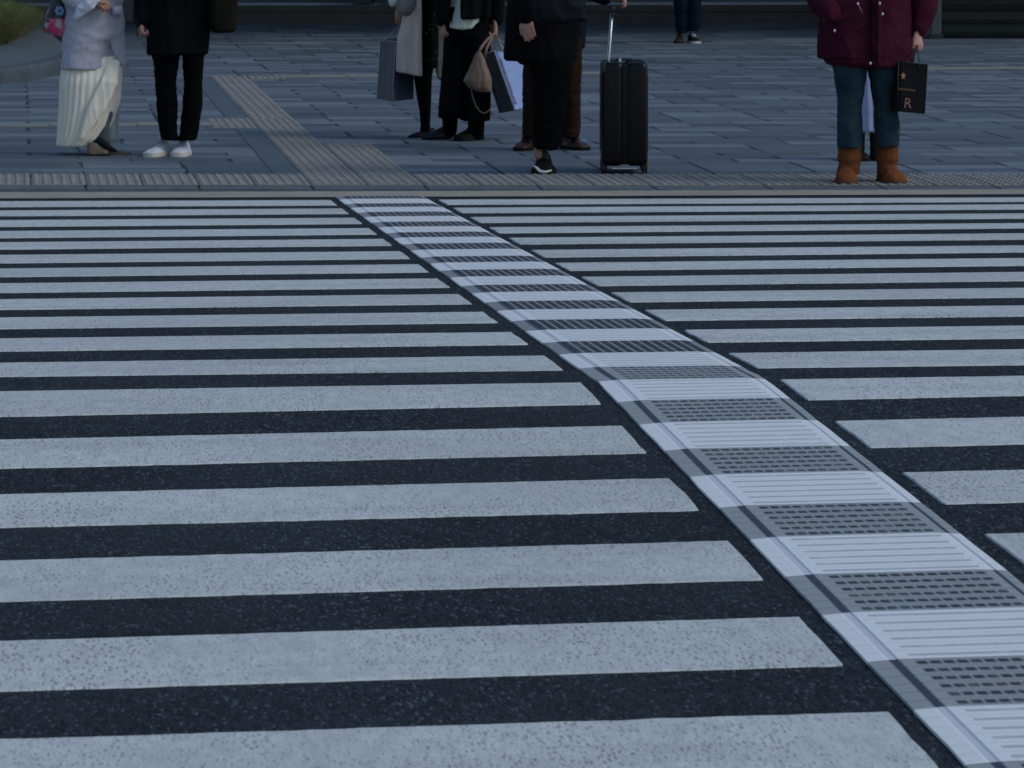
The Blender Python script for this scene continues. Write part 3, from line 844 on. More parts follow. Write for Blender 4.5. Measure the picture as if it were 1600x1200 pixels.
for i in range(len(fr)): bm.faces.new((fr[i], bk[i], bk[(i+1) % len(fr)], fr[(i+1) % len(fr)]))
coat = p.part('coat', bm, LILAC, .007, [(.006, (3, 3, 6)), (.0035, (11, 11, 14)), (.0015, (30, 30, 30))])
bm = bmesh.new(); 
for a, b in (((176, 11), (191, 9)), ((177, 22), (190, 21))): pass
fr = [bm.verts.new(p.q(x, y, -.175)) for x, y in ((175, 11), (191, 9), (190, 22), (176, 24))]; bk = [bm.verts.new(v.co+Vector((0, .05, 0))) for v in fr]
bm.faces.new(fr); [bm.faces.new((fr[i], bk[i], bk[(i+1) % 4], fr[(i+1) % 4])) for i in range(4)]
p.part('pocket_flap', bm, LILAC, raw=True, parent=coat)
bm = bmesh.new()
tube(bm, [p.q(150, -8, -.23), p.q(138, 6, -.24), p.q(124, 18, -.22), p.q(117, 30, -.20)], [.045, .042, .030, .014], 14, flat=((0, 1, 0), .5))
p.part('cuff', bm, cloth('lilac_lining', (.62, .60, .68, 1), .1), .006, [(.004, (20, 20, 20))], parent=coat)
# handbag
b = Person(95, 236, 'pink and black floral patterned handbag with a blue flower held against the lilac coat', 'handbag', name='handbag')
b.root.location = b.q(95, 35, -.34); b.G = b.root.location.copy()
k = NT('floral_fabric'); v = k.coord(); vc = k.vor(v, 26, 'Color'); o3 = k.sep(vc); zc = k.sep(v)[2]
nz = k.noise(v, 16, 3)
c = k.mix(k.rng(o3[0], .42, .46), (.58, .05, .12, 1), (.48, .10, .17, 1)); c = k.mix(k.rng(o3[1], .72, .75), c, (.03, .012, .02, 1)); c = k.mix(k.rng(o3[2], .9, .92), c, (.4, .3, .35, 1))
c = k.mix(k.rng(k.M('ADD', zc, k.M('MULTIPLY', nz, .04)), .035, .05), c, (.012, .012, .014, 1))
c = k.mix(k.rng(k.M('ADD', zc, k.M('MULTIPLY', nz, .06)), -.045, -.065), c, (.02, .01, .012, 1)); k.col(c); k.rough(.35)
FLORAL = k.m
bm = bmesh.new()
b.stack(bm, [(-14, 82, 106, .04), (2, 80, 109, .06), (18, 74, 112, .075), (34, 70, 113, .08), (48, 76, 114, .075), (58, 86, 112, .06), (65, 96, 108, .03)], 28)
blob(bm, b.q(81, 42), (.055, .05, .045), 14); blob(bm, b.q(75, 24), (.03, .03, .045), 10)
b.part('bag_body', bm, FLORAL, .006, [(.004, (22, 22, 22))])
bm = bmesh.new(); cc = b.q(93, 17, -.085)
for i in range(6): blob(bm, cc+Vector((math.cos(i*1.047)*.018, -.004, math.sin(i*1.047)*.018)), (.013, .006, .013), 10)
b.part('blue_flower', bm, plain('blue_petal', (.16, .26, .45, 1), .6), raw=True)
bm = bmesh.new(); blob(bm, cc+Vector((0, -.008, 0)), (.008, .006, .008), 8); b.part('flower_centre', bm, plain('dark_blue', (.02, .03, .09, 1), .6), raw=True)
bm = bmesh.new(); tube(bm, [b.q(72, 34, -.02), b.q(73, 22, -.03), b.q(79, 12, -.03)], .008, 8); tube(bm, [b.q(86, -12), b.q(96, -60), b.q(104, -98, .1)], .009, 8); tube(bm, [b.q(103, -12), b.q(108, -55), b.q(112, -98, .1)], .009, 8)
b.part('strap', bm, plain('pink_strap', (.35, .14, .18, 1), .5), raw=True)

# --- person 2: black coat, white sneakers ------------------------------------------------
p = Person(265, 243.5, 'person in a black coat and slim black trousers with white sneakers')
elb = p.q(222, -45, .02); wr = p.q(221, 30, -.03); elb2 = p.q(338, -52, .02); wr2 = p.q(344, -50, -.15)
p.figure(1.72, (p.q(279, 0)-p.G).x, (-.1, -1), [(-.19, elb, wr, (0, -.15, -1), (1, 0, 0), -1, .95), (.19, elb2, wr2, (.2, -.6, -.6), (0, 0, -1), 1, 1.0)],
         legs=(((p.q(262, 200)-p.G).x, .02), ((p.q(295, 200)-p.G).x, .02)), hairlen=.06)
bm = bmesh.new()
p.stack(bm, [(30, 235, 286, .12), (80, 235, 284, .11), (97, 239, 279, .10), (130, 243, 275, .08), (165, 244.5, 277, .075), (195, 248, 276.5, .065), (219, 250.5, 277, .065)], 28)
p.stack(bm, [(30, 280, 322, .12), (80, 284, 320, .11), (97, 285.5, 318, .10), (130, 287, 315, .08), (165, 286, 316, .075), (195, 282, 311, .065), (219, 280, 307, .065)], 28)
p.part('trousers', bm, BLACKT, .007, WRL)
bm = bmesh.new()
p.stack(bm, [(-128, 248, 312, .07), (-112, 222, 338, .10), (-80, 226, 336, .125), (-30, 231, 334, .13), (20, 231, 331, .135), (50, 230.5, 328, .14), (84, 230, 325, .145)], 48)
tube(bm, [p.q(236, -113), p.q(221, -45, .02), p.q(221, 10, -.01), p.q(221, 30, -.03)], [.07, .06, .052, .046], 14)
tube(bm, [p.q(325, -113), p.q(338, -52, .02), p.q(343, -50, -.1)], [.07, .06, .05], 14)
coat = p.part('coat', bm, BLACK, .007, WR)
bm = bmesh.new(); tube(bm, [p.q(221, 20, -.02), p.q(221, 33, -.03)], [.05, .047], 14); p.part('cuff', bm, NAVY, .006, parent=coat)
lx = (p.q(263, 240)-p.G).x
p.shoe(lx, .12, R(-118), .27, .098, .095, WHITELEA, SOLEW, .026, shaft=.02, shw_=.27, laces=plain('grey_lace', (.3, .3, .36, 1), .8))
lx = (p.q(292, 240)-p.G).x
p.shoe(lx, .14, R(-104), .27, .098, .095, WHITELEA, SOLEW, .026, shaft=.02, shw_=.27, laces=plain('grey_lace', (.3, .3, .36, 1), .8))
# tote on his arm
b = Person(348, 243, 'large dark olive tote bag hanging beside the black coat', 'tote bag', name='tote_bag')
b.root.location = b.q(348, 48, -.02); b.G = b.root.location.copy()
OLIVE = cloth('olive_canvas', (.010, .009, .006, 1), .35, .9)
bm = bmesh.new(); b.stack(bm, [(-42, 330, 370, .13), (-10, 327, 371, .15), (25, 326, 370, .155), (46, 328, 368, .15), (50, 332, 364, .14)], 32, p=5)
b.part('bag_body', bm, OLIVE, .008, [(.003, (9, 9, 6))])
bm = bmesh.new()
for dy in (-.08, .08): tube(bm, [b.q(336, -40, dy), b.q(340, -58, dy*.5), b.q(347, -62, 0), b.q(356, -56, dy*.5), b.q(362, -40, dy)], .009, 8)
b.part('handle', bm, BLKLEA, raw=True)

# --- person 3: long beige coat, dotted dress ---------------------------------------------
p = Person(660, 214.5, 'person in a long open beige coat over a dotted black dress, black tights')
GREIGE = cloth('beige_wool', (.60, .45, .38, 1), .12, .85, 60, .3, stretch=(3, 3, .6))
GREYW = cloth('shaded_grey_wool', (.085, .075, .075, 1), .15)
elb = p.q(630, -55, .04); wr = p.q(626, 8, -.04); elb2 = p.q(690, -75, .15); wr2 = p.q(678, -45, .24)
p.figure(1.56, (p.q(664, 0)-p.G).x, (-.55, -.8), [(-.16, elb, wr, (-.05, -.1, -1), (.3, .9, 0), 1, .35), (.14, elb2, wr2, (0, 0, -1), (0, 1, 0), 1, .5)],
         legs=(((p.q(661, 180)-p.G).x, -.02), ((p.q(667, 180)-p.G).x, .12)), hairlen=.3, slim=.42)
bm = bmesh.new()
for dx, dy in ((0, -.02), (2.5, .12)):
    p.stack(bm, [(60, 652+dx, 682+dx*.3, .08, dy), (100, 647+dx, 678+dx*.2, .08, dy), (120, 646.5+dx, 675, .075, dy), (150, 651+dx, 674, .06, dy), (175, 655.5+dx, 673, .045, dy), (195, 657+dx, 672, .038, dy), (205, 656+dx, 673, .04, dy)], 24)
p.part('tights', bm, BLACKT, .006)
lx = (p.q(677, 214)-p.G).x
p.shoe(lx, -.02, R(-168), .165, .075, .055, BLKLEA, SOLEB, .012); p.shoe(lx+.03, .12, R(-165), .17, .075, .055, BLKLEA, SOLEB, .012)
k = NT('dotted_black'); v = k.coord(); d = k.vor(v, 48); cc2 = k.sep(k.vor(v, 48, 'Color'))[0]
k.col(k.mix(k.M('MULTIPLY', k.rng(d, .17, .10), k.rng(cc2, .5, .55)), (.005, .005, .006, 1), (.30, .29, .33, 1))); k.rough(.9); k.spec(.04)
bm = bmesh.new()
p.stack(bm, [(-90, 646, 686, .13), (-40, 648, 686, .14), (20, 652, 684, .11), (60, 653, 683, .12), (104, 652, 681.5, .12)], 48, (.03, 14))
p.part('dress', bm, k.m, .007, WR)
bm = bmesh.new()
def panel(P_, rows, th=.035, n=6):
    """cloth panel: rows of (py, xl, xr, dyl, dyr)"""
    gf = []
    for py, xl, xr, dl, dr, sk in rows:
        gf.append([P_.q(xl+(xr-xl)*i/n, py+sk*i/n, dl+(dr-dl)*i/n+.012*math.sin(i*2.1)) for i in range(n+1)])
    F_ = [[bm.verts.new(q) for q in r] for r in gf]; B_ = [[bm.verts.new(q+Vector((0, th, 0))) for q in r] for r in gf]
    for a, b_ in ((F_, 1), (B_, -1)):
        for j in range(len(a)-1):
            for i in range(n): bm.faces.new((a[j][i], a[j][i+1], a[j+1][i+1], a[j+1][i]))
    lp = [(0, i) for i in range(n+1)]+[(j, n) for j in range(1, len(gf))]+[(len(gf)-1, i) for i in range(n-1, -1, -1)]+[(j, 0) for j in range(len(gf)-2, 0, -1)]
    for k_ in range(len(lp)):
        a, b_ = lp[k_], lp[(k_+1) % len(lp)]
        bm.faces.new((F_[a[0]][a[1]], B_[a[0]][a[1]], B_[b_[0]][b_[1]], F_[b_[0]][b_[1]]))
panel(p, [(-105, 640, 659, -.06, -.09, 0), (-50, 637, 658, -.10, -.14, 0), (0, 633, 658, -.12, -.17, 0), (30, 629, 658, -.12, -.18, 1), (60, 622, 658.5, -.12, -.19, 2), (85, 620.5, 659, -.12, -.19, 4), (111.5, 620, 659.5, -.12, -.19, 8)], .05)
p.stack(bm, [(-116, 636, 690, .06), (-100, 628, 698, .08, .03), (-50, 634, 690, .07, .1), (0, 636, 692, .06, .13)], 30)
tube(bm, [p.q(632, -98), p.q(630, -50, .04), p.q(627, 2, -.02)], [.06, .056, .044], 14)
coat = p.part('coat', bm, GREIGE, .007, [(.004, (14, 14, 2)), (.002, (30, 30, 8))])
bm = bmesh.new()
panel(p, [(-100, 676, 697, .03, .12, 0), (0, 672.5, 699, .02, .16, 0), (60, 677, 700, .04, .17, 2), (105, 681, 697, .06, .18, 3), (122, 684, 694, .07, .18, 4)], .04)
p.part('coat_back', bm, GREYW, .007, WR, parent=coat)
bm = bmesh.new(); tube(bm, [p.q(644, -22, -.10), p.q(634, 12, -.14)], [.055, .05], 14); p.part('folded_sleeve', bm, cloth('taupe_wool', (.20, .18, .165, 1), .15), .006, WR, parent=coat)
bm = bmesh.new(); tube(bm, [p.q(619, -16, -.06), p.q(615, 3, -.06)], [.034, .036], 14); p.part('cuff', bm, cloth('white_cuff', (.6, .58, .57, 1), .1), .005, parent=coat)

def paper_bag(px, py, label, edges, face_dy, mats, lettering=None, handle=None, anchor=None, seam=True):
    """edges: ((A top, A bottom), (B top, B bottom), (C top, C bottom)) pixel pairs + dy each; A-B is the gusset, B-C the broad face"""
    b = Person(px, py, label, 'shopping bag', name='shopping_bag')
    (At, Ab, ad_), (Bt, Bb, bd_), (Ct, Cb, cd_) = edges
    A1, A0, B1, B0, C1, C0 = b.q(*At, ad_), b.q(*Ab, ad_), b.q(*Bt, bd_), b.q(*Bb, bd_), b.q(*Ct, cd_), b.q(*Cb, cd_)
    D1, D0 = A1+(C1-B1), A0+(C0-B0)
    b.G = (A0+B0+C0+D0)/4; b.root.location = b.G
    bm = bmesh.new()
    def quad(P4, mi, nu=6, nv=10, inward=None, amt=0):
        g_ = []
        for j in range(nv+1):
            r_ = []
            for i in range(nu+1):
                s_, t = i/nu, j/nv
                q_ = (P4[0]*(1-s_)+P4[1]*s_)*(1-t)+(P4[3]*(1-s_)+P4[2]*s_)*t
                if inward is not None:
                    q_ = q_+inward*amt*math.sin(math.pi*s_)*(.25+.75*t)*(1 if abs(s_-.5) > .01 else 1.5)
                q_ = q_+Vector((0, 1, 0))*.004*noise.noise(q_*14)*(0 if i in (0, nu) else 1)
                r_.append(bm.verts.new(q_))
            g_.append(r_)
        for j in range(nv):
            for i in range(nu):
                f = bm.faces.new((g_[j][i], g_[j][i+1], g_[j+1][i+1], g_[j+1][i])); f.material_index = mi
    cen = (A0+C0+A1+C1)/4
    inA = (D0-A0).normalized(); inB = (A0-B0).normalized()
    quad((A0, B0, B1, A1), 0, inward=inA, amt=.018); quad((B0, C0, C1, B1), 1, inward=inB, amt=.003)
    quad((C0, D0, D1, C1), 0, inward=-inA, amt=.018); quad((D0, A0, A1, D1), 1, inward=-inB, amt=.003); quad((A0, B0, C0, D0), 0)
    for P0, P1 in ((A0, A1), (B0, B1), (C0, C1)): tube(bm, [P0, P1], .0026, 6, mi=2)
    for P0, P1 in ((A1, B1), (B1, C1), (C1, D1), (D1, A1)): tube(bm, [P0, P1], .0022, 6, mi=2)
    bmesh.ops.remove_doubles(bm, verts=bm.verts, dist=.0001)
    b.part('bag_body', bm, mats, raw=True).data.polygons.foreach_set('use_smooth', [False]*0) if False else b.part('bag_body', bm, mats, raw=True)
    if handle:
        H_ = b.q(*handle[:2], handle[2])
        for P0, P1 in (((B1*.7+C1*.3), (B1*.3+C1*.7)), ((A1*.7+D1*.3), (A1*.3+D1*.7))):
            bm = bmesh.new(); mid = H_
            tube(bm, [P0-Vector((0, 0, .03)), P0, P0*.35+mid*.65+Vector((0, 0, .0)), mid, P1*.35+mid*.65, P1, P1-Vector((0, 0, .03))], .0028, 6)
            b.part('handle', bm, mats[3] if len(mats) > 3 else mats[0], raw=True)
    return b, (A0, A1, B0, B1, C0, C1)
GUSS = plain('grey_card', (.085, .08, .083, 1), .6)
LFACE = plain('lilac_card', (.12, .12, .17, 1), .55)
LEDGE = plain('pale_edge', (.40, .40, .50, 1), .6)
INK = plain('dark_ink', (.01, .012, .05, 1), .6)
b, E_ = paper_bag(618, 214, 'upright grey and lilac paper shopping bag held low beside the long beige coat',
    (((594, 63), (589, 154), .02), ((618, 65), (612, 159), -.14), ((646, 60), (646, 155), .10)), 0, [GUSS, LFACE, LEDGE, LEDGE], handle=(628, 36, -.04))
A0, A1, B0, B1, C0, C1 = E_
nrm = (C0-B0).cross(B1-B0).normalized(); nrm = nrm if nrm.y < 0 else -nrm
dn = (B0-B1).normalized(); ac = (C0-B0).normalized()
text_mesh(None, 'GRAND CHOCOLATE', .026, INK, B1+ac*.012+dn*.05+nrm*.004, dn, ac, parent=b.root, origin=b.G)

# --- person 4: black jacket over cream sweater, wide trousers ------------------------------
p = Person(733, 219.5, 'person in a short black jacket over a cream knit sweater and wide black trousers')
elb = p.q(692, -50, .03); wr = p.q(691, 33, -.03); elb2 = p.q(779, -50, .03); wr2 = p.q(773, 32, -.04)
p.figure(1.57, (p.q(733, 0)-p.G).x, (-.15, -1), [(-.17, elb, wr, (.1, -.15, -1), (.9, .2, 0), -1, .9), (.17, elb2, wr2, (0, -.1, -1), (-1, 0, 0), 1, .8)],
         legs=(((p.q(707, 180)-p.G).x, .06), ((p.q(744, 180)-p.G).x, .02)), hairlen=.2)
bm = bmesh.new()
p.stack(bm, [(10, 699, 764, .12), (40, 697, 765, .13), (60, 695, 766, .135)], 36)
p.stack(bm, [(55, 695, 734, .12, .02), (90, 693, 730, .12, .03), (130, 690, 728, .125, .03), (160, 687, 727, .13, .03), (184, 685, 727, .13, .03)], 44, (.035, 11))
p.stack(bm, [(55, 726, 766, .12, -.02), (90, 724, 766.5, .12, -.02), (130, 722, 766, .125, -.02), (160, 721, 766, .13, -.02), (188, 721, 764.5, .13, -.02)], 44, (.035, 11))
tube(bm, [p.q(703, 175, .04), p.q(703, 205, .06)], [.05, .045], 12); tube(bm, [p.q(744, 178, 0), p.q(744, 208, 0)], [.055, .05], 12)
p.part('trousers', bm, BLACKT, .007, [(.003, (12, 12, 1.5))])
lx = (p.q(707, 214)-p.G).x
SHN = plain('navy_leather', (.012, .014, .024, 1), .45, 0, .3)
p.shoe(lx, .18, R(-150), .20, .085, .085, SHN, SOLEB, .02); 
lx = (p.q(752, 219)-p.G).x
p.shoe(lx, .10, R(-128), .26, .105, .11, BLKLEA, SOLEB, .035)
bm = bmesh.new()
p.stack(bm, [(-110, 712, 750, .07), (-80, 702, 764, .105), (-20, 702, 764, .12), (15, 700.5, 763, .13), (34, 700, 762, .14, 0), (43.5, 700.5, 744, .14, 0)], 48)
k = NT('cream_knit'); v = k.coord(); o4 = k.sep(v)
rib = k.M('SINE', k.M('MULTIPLY', o4[0], 500)); nn_ = k.noise(v, 60, 3)
k.col(k.mix(nn_, (.58, .58, .49, 1), (.76, .75, .64, 1))); k.rough(.9); k.bump(k.M('ADD', rib, nn_), .5, .003)
p.part('sweater', bm, k.m, .007, WR)
bm = bmesh.new()
panel(p, [(-100, 702, 714, -.08, -.12, 0), (-40, 697, 707, -.10, -.14, 0), (0, 696, 704, -.10, -.145, 0), (34, 694, 701, -.08, -.13, 0)], .06, 4)
panel(p, [(-100, 724, 766, -.14, -.12, 0), (-40, 722.5, 768, -.17, -.14, 0), (0, 722.5, 768, -.18, -.15, 0), (29, 722.5, 769, -.19, -.15, -1)], .10)
p.stack(bm, [(-116, 706, 756, .07, .02), (-100, 692, 776, .10, .02), (-50, 694, 772, .09, .07), (0, 694, 772, .08, .09), (28, 694, 772, .08, .10)], 40)
tube(bm, [p.q(698, -95), p.q(692, -45, .03), p.q(690, 10, -.01), p.q(690.5, 33, -.03)], [.066, .058, .048, .042], 14)
tube(bm, [p.q(770, -95), p.q(779, -45, .03), p.q(776, 10, -.01), p.q(774, 31, -.03)], [.066, .060, .05, .045], 14)
p.part('jacket', bm, BLACK, .007, WR)
# brown handbag
b = Person(745, 219, 'brown leather handbag with a drooping strap held in front of wide black trousers', 'handbag', name='handbag')
b.root.location = b.q(748, 130, -.24); b.G = b.root.location.copy()
TANB = plain('brown_bag_leather', (.17, .10, .068, 1), .6)
bm = bmesh.new()
b.stack(bm, [(82, 743, 752, .03, -.24), (95, 739, 758, .045, -.24), (112, 731, 764, .06, -.24), (126, 724.5, 768, .07, -.24), (136, 732, 768, .07, -.24), (143, 746, 767, .055, -.24)], 30, p=2.6)
b.part('bag_body', bm, TANB, .005, [(.003, (30, 30, 10))])
bm = bmesh.new(); tube(bm, [b.q(745, 88, -.27), b.q(752, 74, -.25), b.q(761, 62, -.16), b.q(768, 56, -.09)], .009, 8, flat=((0, 1, 0), .5)); b.part('handle', bm, TANB, raw=True)
bm = bmesh.new(); tube(bm, [b.q(757, 92, -.2), b.q(760, 76, -.2), b.q(766, 64, -.14), b.q(770, 58, -.1)], .009, 8, flat=((0, 1, 0), .5)); b.part('handle', bm, TANB, raw=True)
bm = bmesh.new(); tube(bm, [b.q(736, 138, -.26), b.q(738, 150, -.27), b.q(743, 165, -.27), b.q(750, 174.5, -.27), b.q(757, 177.5, -.27), b.q(764, 173, -.27), b.q(770, 165, -.25)], .004, 8); b.part('strap', bm, plain('strap_leather', (.12, .085, .055, 1), .6), raw=True)
# blue / dark shopping bag
BLUEF = plain('pale_blue_card', (.22, .30, .56, 1), .5)
GUSD = plain('charcoal_card', (.05, .052, .052, 1), .6)
b, E_ = paper_bag(790, 219, 'tilted pale blue and charcoal paper shopping bag between two people in black',
    (((751, 86), (780.5, 177), -.10), ((772.5, 79.5), (804, 171.5), -.22), ((828, 84), (846, 164), -.02)), 0, [GUSD, BLUEF, LEDGE, LEDGE], handle=(777, 60, -.1))
A0, A1, B0, B1, C0, C1 = E_
nrm = (C0-B0).cross(B1-B0).normalized(); nrm = nrm if nrm.y < 0 else -nrm
dn = (B0-B1).normalized(); ac = (C0-B0).normalized()
text_mesh(None, 'GRAND CHOCOLATE', .031, INK, B1+ac*.016+dn*.055+nrm*.004, dn, ac, parent=b.root, origin=b.G)

# --- person 6 (behind): brown trousers ---------------------------------------------------
p = Person(862, 234.5, 'person in brown trousers and brown leather shoes standing behind the walking black coat')
BRN = cloth('brown_corduroy', (.019, .008, .004, 1), .25, .85, stretch=(4, 4, .5))
elb = p.q(814, -55, .1); wr = p.q(826, 10, .0); elb2 = p.q(900, -55, .1); wr2 = p.q(896, 12, .0)
p.figure(1.70, (p.q(864, 0)-p.G).x, (0, -1), [(-.17, elb, wr, (0, -.1, -1), (1, 0, 0), -1, .5), (.17, elb2, wr2, (0, -.1, -1), (-1, 0, 0), 1, .5)],
         legs=(((p.q(838, 180)-p.G).x, .02), ((p.q(893, 180)-p.G).x, .02)), hairlen=.08)
bm = bmesh.new()
p.stack(bm, [(20, 824, 864, .12), (70, 822, 862, .12), (100, 817.5, 856, .11), (150, 817, 850, .09), (190, 817, 846, .08), (213, 818, 845, .08)], 28)
p.stack(bm, [(20, 862, 908, .12), (70, 866, 909, .12), (100, 870, 908, .11), (150, 875, 907, .09), (190, 878, 906.5, .08), (213, 878.5, 905, .08)], 28)
p.part('trousers', bm, BRN, .007, WRL)
bm = bmesh.new()
p.stack(bm, [(-122, 836, 892, .07), (-105, 816, 910, .1), (-60, 820, 908, .125), (0, 820, 911, .13), (40, 820, 913, .135), (74, 820, 912, .14)], 40)
tube(bm, [p.q(828, -112), p.q(816, -50, .1), p.q(826, 8, .01)], [.064, .058, .046], 14); tube(bm, [p.q(899, -112), p.q(900, -50, .1), p.q(896, 8, .01)], [.064, .058, .046], 14)
p.part('coat', bm, cloth('navy_wool', (.004, .006, .013, 1), .3), .007, WR)
p.shoe((p.q(836, 234)-p.G).x, .16, R(-112), .29, .105, .10, BRNLEA, SOLEB, .024, shaft=.05, laces=BLKLEA)
p.shoe((p.q(888, 234)-p.G).x, .17, R(-72), .29, .11, .10, BRNLEA, SOLEB, .024, shaft=.05, laces=BLKLEA)

# --- person 5 (front): long black coat, walking, with suitcase ----------------------------
p = Person(855, 271.5, 'person in a long black coat stepping forward in a black sneaker with white sole')
elb = p.q(818, -50, -.02); wr = p.q(822, 24, -.16); elb2 = p.q(922, -40, .08); wr2 = p.q(950, -3, .12)
p.figure(1.63, (p.q(853, 0)-p.G).x, (-.25, -1), [(-.17, elb, wr, (.12, -.2, -1), (.35, .9, 0), -1, .30), (.17, elb2, wr2, (1, 0, .0), (0, 0, -1), 1, .9)], skin=SKIN2,
         legs=(((p.q(855, 240)-p.G).x, .10), ((p.q(862, 230)-p.G).x, .30)), hairlen=.16)
bm = bmesh.new()
p.stack(bm, [(40, 818, 896, .13), (90, 822, 896, .14), (120, 829, 892, .14), (150, 831, 888, .13), (180, 831.5, 883, .12), (205, 832, 879, .11), (222, 833, 878, .10), (233, 835, 870, .10)], 40)
tube(bm, [p.q(862, 150, .3), p.q(862, 195, .32), p.q(861, 220, .34)], [.08, .07, .06], 14)
p.part('trousers', bm, BLACKT, .007, WRL)
bm = bmesh.new()
p.stack(bm, [(-112, 828, 878, .07), (-98, 806, 902, .11), (-70, 802, 906, .13), (-20, 797, 905, .14), (20, 793, 905, .15), (60, 789, 903, .16), (82, 787, 901, .165), (92, 787, 900, .165)], 48)
p.stack(bm, [(60, 800, 902, .15), (92, 800, 898, .155), (101, 818, 894, .14)], 40)
tube(bm, [p.q(814, -88), p.q(816, -50, -.02), p.q(820, 4, -.12), p.q(822, 25, -.16)], [.07, .064, .056, .048], 14)
tube(bm, [p.q(896, -88), p.q(920, -42, .08), p.q(930, -10, .1), p.q(946, -4, .12)], [.07, .06, .05, .042], 14)
p.part('coat', bm, cloth('deep_black_wool', (.0028, .0032, .0036, 1), .3, .95), .007, WR)
lx = (p.q(856, 270)-p.G).x
sh = p.shoe(lx+.0, .19, R(-97), .27, .135, .135, cloth('black_mesh', (.008, .008, .009, 1), .3, .7), SOLEB, .03, laces=plain('grey_tab', (.10, .10, .10, 1), .8))
bm = bmesh.new(); tube(bm, [p.q(833, 258.5, -.02), p.q(838, 262, -.06), p.q(844, 268, -.09), p.q(853, 268.8, -.1), p.q(862, 266, -.1)], [.005, .007, .009, .008, .004], 8)
p.part('sole_edge', bm, plain('white_midsole', (.62, .60, .58, 1), .6), raw=True, parent=sh)
p.shoe(lx+.02, .34, R(-97), .26, .1, .1, BLKLEA, SOLEB, .03)
bm = bmesh.new(); tube(bm, [p.q(841, 226, -.02), p.q(841, 243, -.0)], [.022, .024], 10); p.part('ankle', bm, SKIN, .005)
b = Person(875, 271, 'dark navy shoulder bag carried against the long black coat, top of frame', 'shoulder bag', name='shoulder_bag')
b.root.location = b.q(876, 38, -.2); b.G = b.root.location.copy()
bm = bmesh.new(); b.stack(bm, [(-50, 838, 908, .05, -.2), (-20, 834, 912, .07, -.2), (10, 834, 914, .08, -.2), (30, 838, 918, .08, -.2), (36, 846, 914, .06, -.2)], 36, p=4)
b.part('bag_body', bm, cloth('navy_nylon', (.006, .008, .011, 1), .4, .6), .007, [(.006, (7, 7, 7))])
bm = bmesh.new(); tube(bm, [b.q(842, -45, -.18), b.q(838, -90, -.14), b.q(842, -122, -.02), b.q(850, -118, .1)], .014, 8); b.part('strap', bm, BLKLEA, raw=True)

# suitcase
SUC = plain('black_polycarbonate', (.0018, .0026, .0034, 1), .25, 0, .22)
SUT = plain('glossy_black', (.006, .008, .012, 1), .22)
CHR = plain('brushed_chrome', (.55, .56, .55, 1), .3, 1)
G = place(976, 272.5); sc_ = F/((G-CAM).dot(FW)); root = empty('suitcase', G, -math.atan2(G.x, G.y)+.03)
tag(root, 'black hard shell suitcase on wheels with its handle pulled out', 'suitcase')
s1 = 1/sc_; HH = 171*s1
def sbox(name, mat, *a, bev=.02, parent=root):
    bm = bmesh.new(); box(bm, *a, bev=bev); o = bobj(name, bm, mat, parent, True); return o
for x0, x1 in ((-35*s1, -1.5*s1), (2.5*s1, 35.5*s1)):
    bm = bmesh.new(); box(bm, x0, x1, 0, .44, .045, HH+.045-.03, bev=.040)
    for v in bm.verts:      # slight taper to the top
        v.co.x *= 1+.035*(1-abs((v.co.z-.045)/HH-.35)); 
    sh_ = bobj('shell', bm, SUC, root, True)
    for zz in (.12, .26, .42, .54):
        pass
    bm = bmesh.new()
    for k_ in range(5):
        yy = .06+k_*.08; xx = x0-.001 if x0 < 0 else x1+.002
        box(bm, xx-.004, xx+.004, yy, yy+.035, .12, HH-.06, bev=.003)
    bobj('ribs', bm, SUC, sh_, True)
sbox('zip_band', SUC, -4*s1, 5*s1, .006, .43, .055, HH-.002, bev=.006)
for x0 in (-36*s1, 27*s1):
    for y0 in (.02, .36):
        hs_ = sbox('wheel_housing', SUT, x0, x0+9*s1, y0, y0+.06, .02, .075, bev=.008)
        bm = bmesh.new()
        for dx in (.004, .021):
            bmesh.ops.create_cone(bm, cap_ends=True, segments=20, radius1=.024, radius2=.024, depth=.011, matrix=Matrix.Translation((x0+dx+.004, y0+.03, .024)) @ Matrix.Rotation(R(90), 4, 'Y'))
        bobj('wheel', bm, SOLEB, hs_)
sbox('corner_guard', SUT, -37.5*s1, -29*s1, -.004, .03, HH-.045, HH+.02, bev=.008)
sbox('bottom_plate', CHR, -20*s1, 20*s1, .01, .02, .028, .036, bev=.002)
sbox('top_handle', SUT, -12*s1, 14*s1, .15, .29, HH+.016, HH+.026, bev=.004)
sbox('lock', CHR, -9*s1, -5*s1, .03, .05, HH+.012, HH+.034, bev=.003)
bm = bmesh.new()
for yy in (.14, .30): tube(bm, [(-24*s1, yy, HH*.9), (-24*s1, yy, HH+.02), (-18*s1, yy, HH+.305)], .0065, 10)
bobj('handle_rod', bm, CHR, root, True)
sbox('handle_grip', SUT, -21.5*s1, -14*s1, .11, .33, HH+.295, HH+.325, bev=.008)
sbox('handle_collar', SUT, -20*s1, -15*s1, .10, .34, HH+.262, HH+.29, bev=.006)

